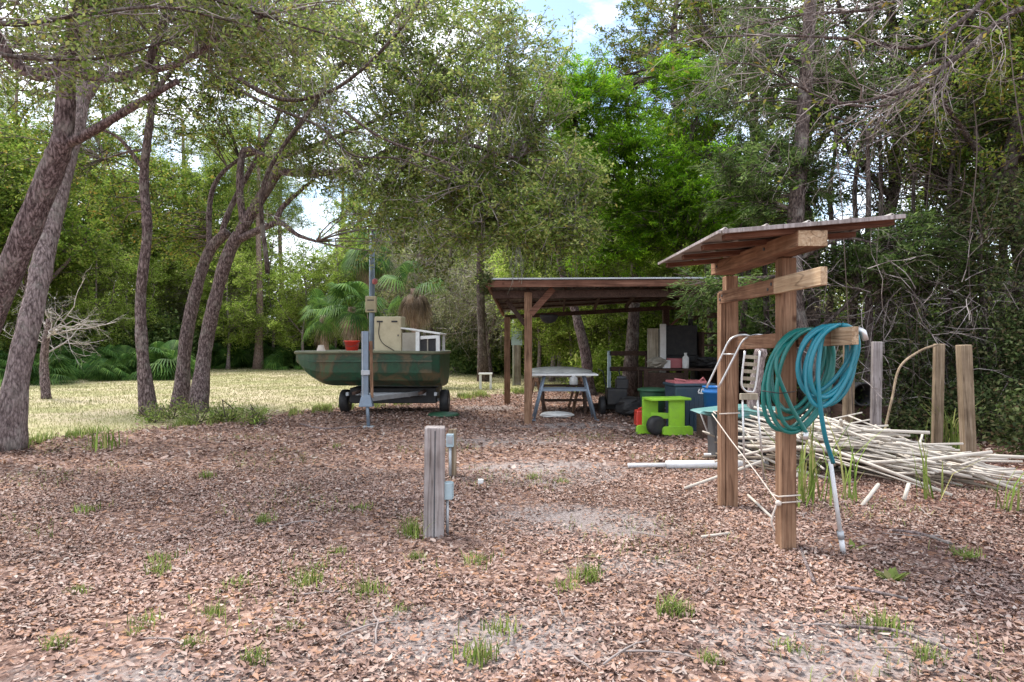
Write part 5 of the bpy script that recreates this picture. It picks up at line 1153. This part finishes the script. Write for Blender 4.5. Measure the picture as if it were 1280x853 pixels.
def palmettos():
    rnd = random.Random(2); protos = []
    def mk(label):
        T = thing('saw_palmetto', label, 'palmetto', (0, 0, 0), 0, 'saw palmettos along the meadow edge')
        V, Fc, S = palm_mesh(22, .1, .62, .75, rnd, .1, 1.3); S.build('stems', 'leaf_palm', T); obj('fronds', np_mesh('fronds', V, Fc), 'leaf_palm', T); return T
    lab = 'saw palmetto with fan leaves growing in the green bank along the far meadow edge'
    A1, A2 = mk(lab), mk(lab)
    spots = []
    for px in range(66, 215, 11): spots.append((px+rnd.uniform(-4, 4), rnd.uniform(27.5, 31)))
    for px in range(215, 430, 13): spots.append((px+rnd.uniform(-4, 4), rnd.uniform(38, 43)))
    for px in range(-60, 66, 16): spots.append((px, rnd.uniform(24, 27)))
    for px in range(80, 215, 16): spots.append((px+rnd.uniform(-4, 4), rnd.uniform(31, 33)))
    for i, (px, d) in enumerate(spots):
        loc = (XD(px, d), d, 0); sc = rnd.uniform(.9, 1.45)
        if i == 0: A1.location = loc; A1.scale = (sc,)*3
        elif i == 1: A2.location = loc; A2.scale = (sc,)*3
        else: dup((A1, A2)[i % 2], loc, rnd.uniform(0, 6.28), sc)
    def cabbage(px, d, ytop, label, deadn, nf, tr=.16, L=1.0):
        ztop = P(px, ytop, d).z; T = thing('cabbage_palm', label, 'palm', (XD(px, d), d, 0)); b = MB()
        cp = crom([(0, 0, -.1), (.05, 0, ztop*.4), (-.03, 0, ztop*.75), (0, 0, ztop)], 6); b.tube(cp, [tr*random.uniform(.9, 1.12) for _ in cp], 10); b.build('trunk', 'bark_pine', T)
        V, Fc, S = palm_mesh(nf, ztop, L, L*1.0, rnd, -.7, 1.3); S.build('stems', 'leaf_palm', T); obj('crown', np_mesh('crown', V, Fc), 'leaf_palm', T)
        if deadn: V, Fc, S = palm_mesh(deadn, ztop-.05, L*.85, L*.55, rnd, -1.5, -.8, True); obj('dead_fronds', np_mesh('dead_fronds', V, Fc), 'leaf_deadpalm', T)
    cabbage(440, 27, 385, 'cabbage palm with drooping green fans left of the cream console', 8, 26, L=.85)
    cabbage(405, 29, 395, 'low bushy cabbage palm left of the other palms behind the boat bow', 4, 20, L=.75)
    cabbage(462, 33, 318, 'tall cabbage palm high behind the grey mast', 12, 22, L=.95)
    cabbage(519, 24, 362, 'cabbage palm with dead tan skirt right of the cream console', 26, 6, .15, L=.8)
palmettos()

# ------------------------------------------------------------------ background trees
def bg_tree(kind, loc, label, name='background_tree', group=None, seed=0):
    """unit built at origin; returns root"""
    if kind == 'pine':
        h = 17; limbs = [([(0, 0, 0), (.1, 0, 5), (-.1, .1, 10), (.1, 0, h)], .26, .08)]; e = [((0, 0, h-2.5), (2.6, 2.6, 2.6), 50), ((.6, 0, h-6), (2.4, 2.2, 1.6), 26)]; lf = 'leaf_far'; bk = 'bark_pine'; L, W = .22, .03
    elif kind == 'oak':
        h = 12; limbs = [([(0, 0, 0), (.3, 0, 2.5), (.1, .1, 5.5), (.3, 0, 9)], .24, .10), ([(.2, 0, 3.5), (1.6, .3, 5.2), (2.8, .3, 6.5)], .12, .05), ([(.2, 0, 4), (-1.4, -.3, 6), (-2.5, 0, 7.5)], .12, .05)]
        e = [((0, 0, 9), (3.4, 3, 2.8), 85), ((1.8, 0, 6.2), (2.2, 2, 1.6), 34), ((-1.7, 0, 6.6), (2.2, 2, 1.7), 34)]; lf = 'leaf_far'; bk = 'bark'; L, W = .17, .085
    elif kind == 'bright':
        h = 9; limbs = [([(0, 0, 0), (.1, 0, 2.5), (-.2, .1, 5), (.1, 0, 8)], .11, .04), ([(0, 0, 2.5), (1.2, .3, 4.2), (1.8, .3, 5.5)], .05, .02)]
        e = [((0, 0, 6.2), (2.4, 2.2, 2.3), 60), ((.6, 0, 3.4), (2.0, 1.8, 1.3), 40)]; lf = 'leaf_bright'; bk = 'bark_pale'; L, W = .13, .06
    elif kind == 'olive':
        limbs = [([(0, 0, 0), (.1, 0, 1.6), (.3, .1, 3.4), (.2, 0, 5)], .18, .05), ([(0, 0, 1.5), (-1.0, .2, 3), (-1.6, 0, 4)], .07, .03), ([(.1, 0, 1.6), (1.2, .2, 3.2), (2.0, 0, 3.8)], .07, .03)]
        e = [((0, 0, 3.6), (2.6, 2.0, 1.7), 70), ((1.2, -.4, 2.2), (1.5, 1.2, 1.0), 30), ((-1.4, -.3, 2.5), (1.4, 1.2, 1.0), 26)]; lf = 'leaf_olive'; bk = 'bark'; L, W = .10, .04
    T = make_tree(name, label, (0, 0, 0), limbs, e, bark_=bk, leaf=lf, L=L, W=W, nl=230, sig=(.5, .5, .32) if kind != 'olive' else (.35, .35, .3), ntwig=4, tl=.9, group=group, moss=60 if kind == 'olive' else (12 if kind == 'oak' else 0), twig='twig_dark' if kind != 'olive' else 'twig_grey', tr=.018)
    T.location = loc; return T
def background():
    rnd = random.Random(8)
    def put(kind, spots, label, group, name):
        root = None; labs = spot_labels(spots, label)
        for (px, d, sc), lb in zip(spots, labs):
            loc = (XD(px, d), d, 0)
            if root is None: root = bg_tree(kind, loc, lb, name, group); root.scale = (sc,)*3
            else: dup(root, loc, rnd.uniform(0, 6.28), (sc*rnd.uniform(.9, 1.1), sc, sc*rnd.uniform(.9, 1.15)), lb)
    put('oak', [(30, 31, .95), (110, 36, 1.0), (-60, 28, 1.0), (190, 40, 1.0), (260, 44, 1.05), (90, 50, 1.3), (290, 56, 1.25), (480, 54, 1.2), (560, 54, 1.3), (-60, 48, 1.6), (640, 56, 1.4), (720, 58, 1.4), (800, 54, 1.3), (880, 46, 1.3), (1340, 22, 1.2), (-160, 30, 1.1), (1250, 24, .85)],
        'broad woodland oak', 'oaks of the surrounding wood', 'woodland_oak')
    put('pine', [(311, 44, .95), (293, 49, 1.0), (323, 39, .85), (20, 40, 1.0), (130, 44, 1.0), (230, 50, 1.1), (352, 52, 1.0), (-40, 42, 1.1), (590, 55, 1.1), (500, 58, 1.0), (680, 52, 1.2), (430, 60, 1.1)],
        'tall straight pine with bare trunk', 'pines of the surrounding wood', 'pine_tree')
    put('bright', [(690, 27, .85), (735, 25, .8), (780, 26, .85), (650, 33, .9), (720, 32, 1.0), (830, 24, .75), (800, 30, .9), (860, 27, .9), (910, 23, .7), (640, 38, 1), (960, 21, .7), (760, 21.5, .62), (672, 24, .7), (712, 23, .6), (800, 22.5, .65), (850, 22, .6), (890, 21, .6), (930, 24, .8), (700, 29, .9), (610, 37, .9), (420, 40, .9), (460, 42, 1.0), (340, 42, .9), (380, 38, .8), (-20, 31, .8), (75, 34, .8), (120, 33, .7), (160, 36, .8), (230, 40, .9), (285, 38, .8), (205, 44, 1), (20, 33, .8)],
        'slim bright yellow green young tree', 'young trees behind the carport', 'young_tree')
    put('olive', [(573, 35, 1.35), (610, 30, 1.0), (540, 40, 1.5), (490, 45, 1.4), (225, 41, 1.1), (90, 35, .9), (270, 46, 1.2), (410, 44, 1.1)],
        'low pale mossy olive tree', 'pale mossy trees at the wood edge', 'mossy_tree')
    b = Vector((XD(731, 20), 20, 0)); make_tree('leaning_trunk', 'dark bent tree trunk seen through the carport behind the skiff', b, [([b+Vector((.1, 0, 0)), P(733, 450, 20), P(724, 410, 20), P(716, 380, 20.2), P(700, 330, 20.5), P(690, 250, 21)], .18, .08)],
              [(P(690, 260, 21), (1.6, 1.5, 1.2), 40)], bark_='bark', nl=160)
    # low shrubs below the wood edge
    protos = [bush('edge_shrub', 'low green shrub in the belt of undergrowth at the foot of the wood', (0, 0, .9), (1.5, 1.0, 1.0), lf, 40, 150, .15, .07, group='shrubs at the foot of the wood', sig=(.4, .4, .3)) for lf in ('leaf_dark', 'leaf_bright', 'leaf_far')]
    spots = [(px+rnd.uniform(-8, 8), (34 if px < 200 else 44) + rnd.uniform(-1, 3), rnd.choice((0, 0, 2)), rnd.uniform(1.0, 1.7)) for px in range(-120, 560, 26)]
    spots += [(px+rnd.uniform(-8, 8), rnd.uniform(31, 36), rnd.choice((0, 1, 2)), rnd.uniform(.8, 1.3)) for px in range(575, 960, 26)]
    spots += [(px+rnd.uniform(-8, 8), rnd.uniform(20.5, 24), rnd.choice((1, 1, 2)), rnd.uniform(.6, 1.0)) for px in range(745, 960, 26)]
    spots += [(px+rnd.uniform(-8, 8), rnd.uniform(17.5, 22), rnd.choice((0, 2)), rnd.uniform(.9, 1.3)) for px in range(940, 1340, 28)]
    used = [False]*3
    for (px, d, k, sc), lb in zip(spots, spot_labels([(q[0], q[1]) for q in spots], 'low green shrub')):
        loc = (XD(px, d), d, 0)
        if not used[k]: protos[k].location = loc; protos[k].scale = (sc,)*3; protos[k]['label'] = lb; used[k] = True
        else: dup(protos[k], loc, rnd.uniform(0, 6.28), sc, lb)
    # far wood: one mass
    n = 1700; px_ = RNG.random(n)*1900-310; d = 58+RNG.random(n)*14; c = np.stack([(px_-640)/F*d, d, RNG.random(n)**1.5*9], 1)
    pts = (c[:, None, :]+RNG.normal(size=(n, 55, 3))*np.array([1.3, 1.3, 1.1])).reshape(-1, 3); pts = pts[pts[:, 2] > 0]; V, Fc = leaf_quads(pts, .5, .28, .3)
    fw = obj('far_wood', np_mesh('far_wood', V, Fc), 'leaf_far'); tag(fw, 'distant mass of trees closing the view beyond the meadow', 'woodland', kind='stuff')
background()

# ------------------------------------------------------------------ small plants, sticks
def tuft(name, label, cat, group, nb, rad, h, mat='grass', w=.006, lean=.9):
    x = RNG.normal(size=nb)*rad; y = RNG.normal(size=nb)*rad; V, Fc = blades(x, y, h, w, lean, np.zeros(nb)); T = obj(name, np_mesh(name, V, Fc), mat); return tag(T, label, cat, group)
def small():
    rnd = random.Random(4)
    t = tuft('grass_tuft', 'bright green grass tuft at the left foot of the grey square post', 'grass tuft', None, 150, .05, .13); t.location = (*GP(516, 672).xy, .0)
    t = tuft('grass_tuft', 'tall thin grass tuft at the foot of the lime stool and blue bucket', 'grass tuft', None, 120, .12, .35, w=.008); t.location = (*GP(886, 536).xy, 0)
    lab = 'small green grass tuft sprouting among the fallen leaves'; src = tuft('grass_tuft', lab, 'grass tuft', 'small grass tufts in the yard', 80, .035, .065); src2 = tuft('grass_tuft', lab, 'grass tuft', 'small grass tufts in the yard', 50, .05, .05)
    pts = [(421, 695), (396, 712), (520, 700), (600, 705), (457, 745), (180, 780), (265, 770), (175, 792), (599, 825), (623, 790), (320, 830), (205, 702), (382, 733), (300, 735), (196, 718), (705, 735), (735, 725), (840, 765), (845, 770), (110, 640), (330, 655), (420, 560), (95, 745), (1205, 695), (890, 830), (960, 590), (1160, 830),
           (450, 640), (665, 600), (700, 605), (75, 812), (985, 815), (1100, 790), (740, 700), (260, 600), (360, 790), (240, 812), (505, 765)]
    for i, p in enumerate(pts):
        s = (src, src2)[i % 2]; o = s if i < 2 else s.copy()
        if i >= 2: C.objects.link(o)
        o.location = (*GP(*p).xy, .0); sc = rnd.uniform(.7, 1.5); o.scale = (sc,)*3; o.rotation_euler = (0, 0, rnd.uniform(0, 6))
    # broad leaved weeds
    def weed(loc, lab, n=9, L=.11):
        V, Fc = [], []
        for i in range(n):
            a = rnd.uniform(0, 6.28); d = np.array([math.cos(a), math.sin(a), rnd.uniform(.2, .9)]); d = unit(d); s = unit(np.cross(d, [0, 0, 1])); l_ = L*rnd.uniform(.7, 1.2); o = len(V)
            p0 = np.array([0, 0, .01]); V += [p0, p0+d*l_*.5+s*l_*.25, p0+d*l_, p0+d*l_*.5-s*l_*.25]; Fc.append((o, o+1, o+2, o+3))
        ob = obj('leafy_weed', np_mesh('leafy_weed', np.array(V), np.array(Fc)), 'grass'); ob.location = loc; return tag(ob, lab, 'weed')
    weed(GP(1113, 730), 'broad leaved green weed in the brown leaves below the pipe pile', 14, .13)
    weed(GP(1068, 690), 'small broad leaved weed right of the propped white pipe', 7, .09)
    weed(GP(1205, 700), 'small leafy weed near the right edge of the yard', 9, .09)
    # strap leaved plants in and around the pile
    for k, (px, py, h, lab, n) in enumerate(((1008, 632, .75, 'tall strap leaved plant right behind the near shelter post', 34), (1066, 630, .65, 'thin green strap plant growing through the front of the pipe pile', 8), (1165, 625, .55, 'green strap plant growing in the middle of the pipe pile', 10),
                      (1186, 565, .6, 'bright yellow green strap leaves behind the pipe pile between the paired posts', 50), (1262, 640, .35, 'pale arching strap leaves at the right end of the pile', 14), (130, 563, .32, 'green strap leaved clump beside the leftmost trunk', 40), (955, 560, .5, 'dry strap plant at the foot of the crooked log', 40))):
        t = tuft('strap_plant', lab, 'plant', None, n, .06 if n < 30 else .11, h, w=.022, lean=.7); t.location = (*GP(px, py).xy, 0)
    # weeds round the leaning oaks
    for (px, py, s, lab) in ((215, 525, .45, 'leafy weeds at the foot of the left oak of the leaning pair'), (248, 530, .5, 'leafy weeds at the foot of the right oak of the leaning pair'), (285, 528, .35, 'low green weeds right of the leaning pair of oaks'), (190, 530, .3, 'low weeds round the foot of the slim straight oak'), (320, 532, .25, 'sparse weeds between the leaning oaks and the boat')):
        p = GP(px, py); bush('weed_clump', lab, (p.x, p.y, s*.35), (s, s*.5, s*.4), 'grass', 16, 40, .07, .02, cat='weeds', stems=3, sig=(.1, .1, .1))
    # sticks
    lab = 'thin fallen grey stick lying on the leaf litter'
    for i in range(24):
        py = rnd.uniform(600, 845); px = rnd.uniform(700, 1270) if i < 16 else rnd.uniform(20, 700); o = GP(px, py); a = rnd.uniform(0, 6.28); l_ = rnd.uniform(.12, .55); pts = [Vector((0, 0, .02))]
        for k in range(4): a += rnd.gauss(0, .22); pts.append(pts[-1]+Vector((math.cos(a), math.sin(a), 0))*l_/4); pts[-1].z = rnd.uniform(.012, .035)
        b = MB(); b.tube(pts, [.006, .006, .005, .004, .003], 5); ob = b.build('fallen_stick', 'twig_grey', None, 0, o); tag(ob, lab, 'stick', 'sticks on the leaf litter')
    for p0, p1, p2, r, lab in (((375, 533), (405, 540), (450, 536), .014, 'crooked branch on the leaves left of the trailer jack'), ((1115, 668), (1150, 675), (1190, 686), .012, 'long grey fallen branch on the leaves below the pile'), ((1000, 690), (1008, 715), (1018, 735), .012, 'curved grey branch on the leaves right of the near post'),
                               ((1045, 740), (1085, 748), (1135, 756), .010, 'long thin branch lying across the leaves at lower right'), ((1040, 790), (1120, 800), (1190, 822), .010, 'long thin branch lying nearest the lower right corner')):
        a, m_, e = GP(*p0), GP(*p1), GP(*p2); o = m_.copy(); pts = crom([a-o+Vector((0, 0, .03)), Vector((0, 0, .045)), e-o+Vector((0, 0, .03))], 5); b = MB(); b.tube(pts, r, 6)
        tag(b.build('fallen_branch', 'bark_pale', None, 0, o), lab, 'branch')
small()
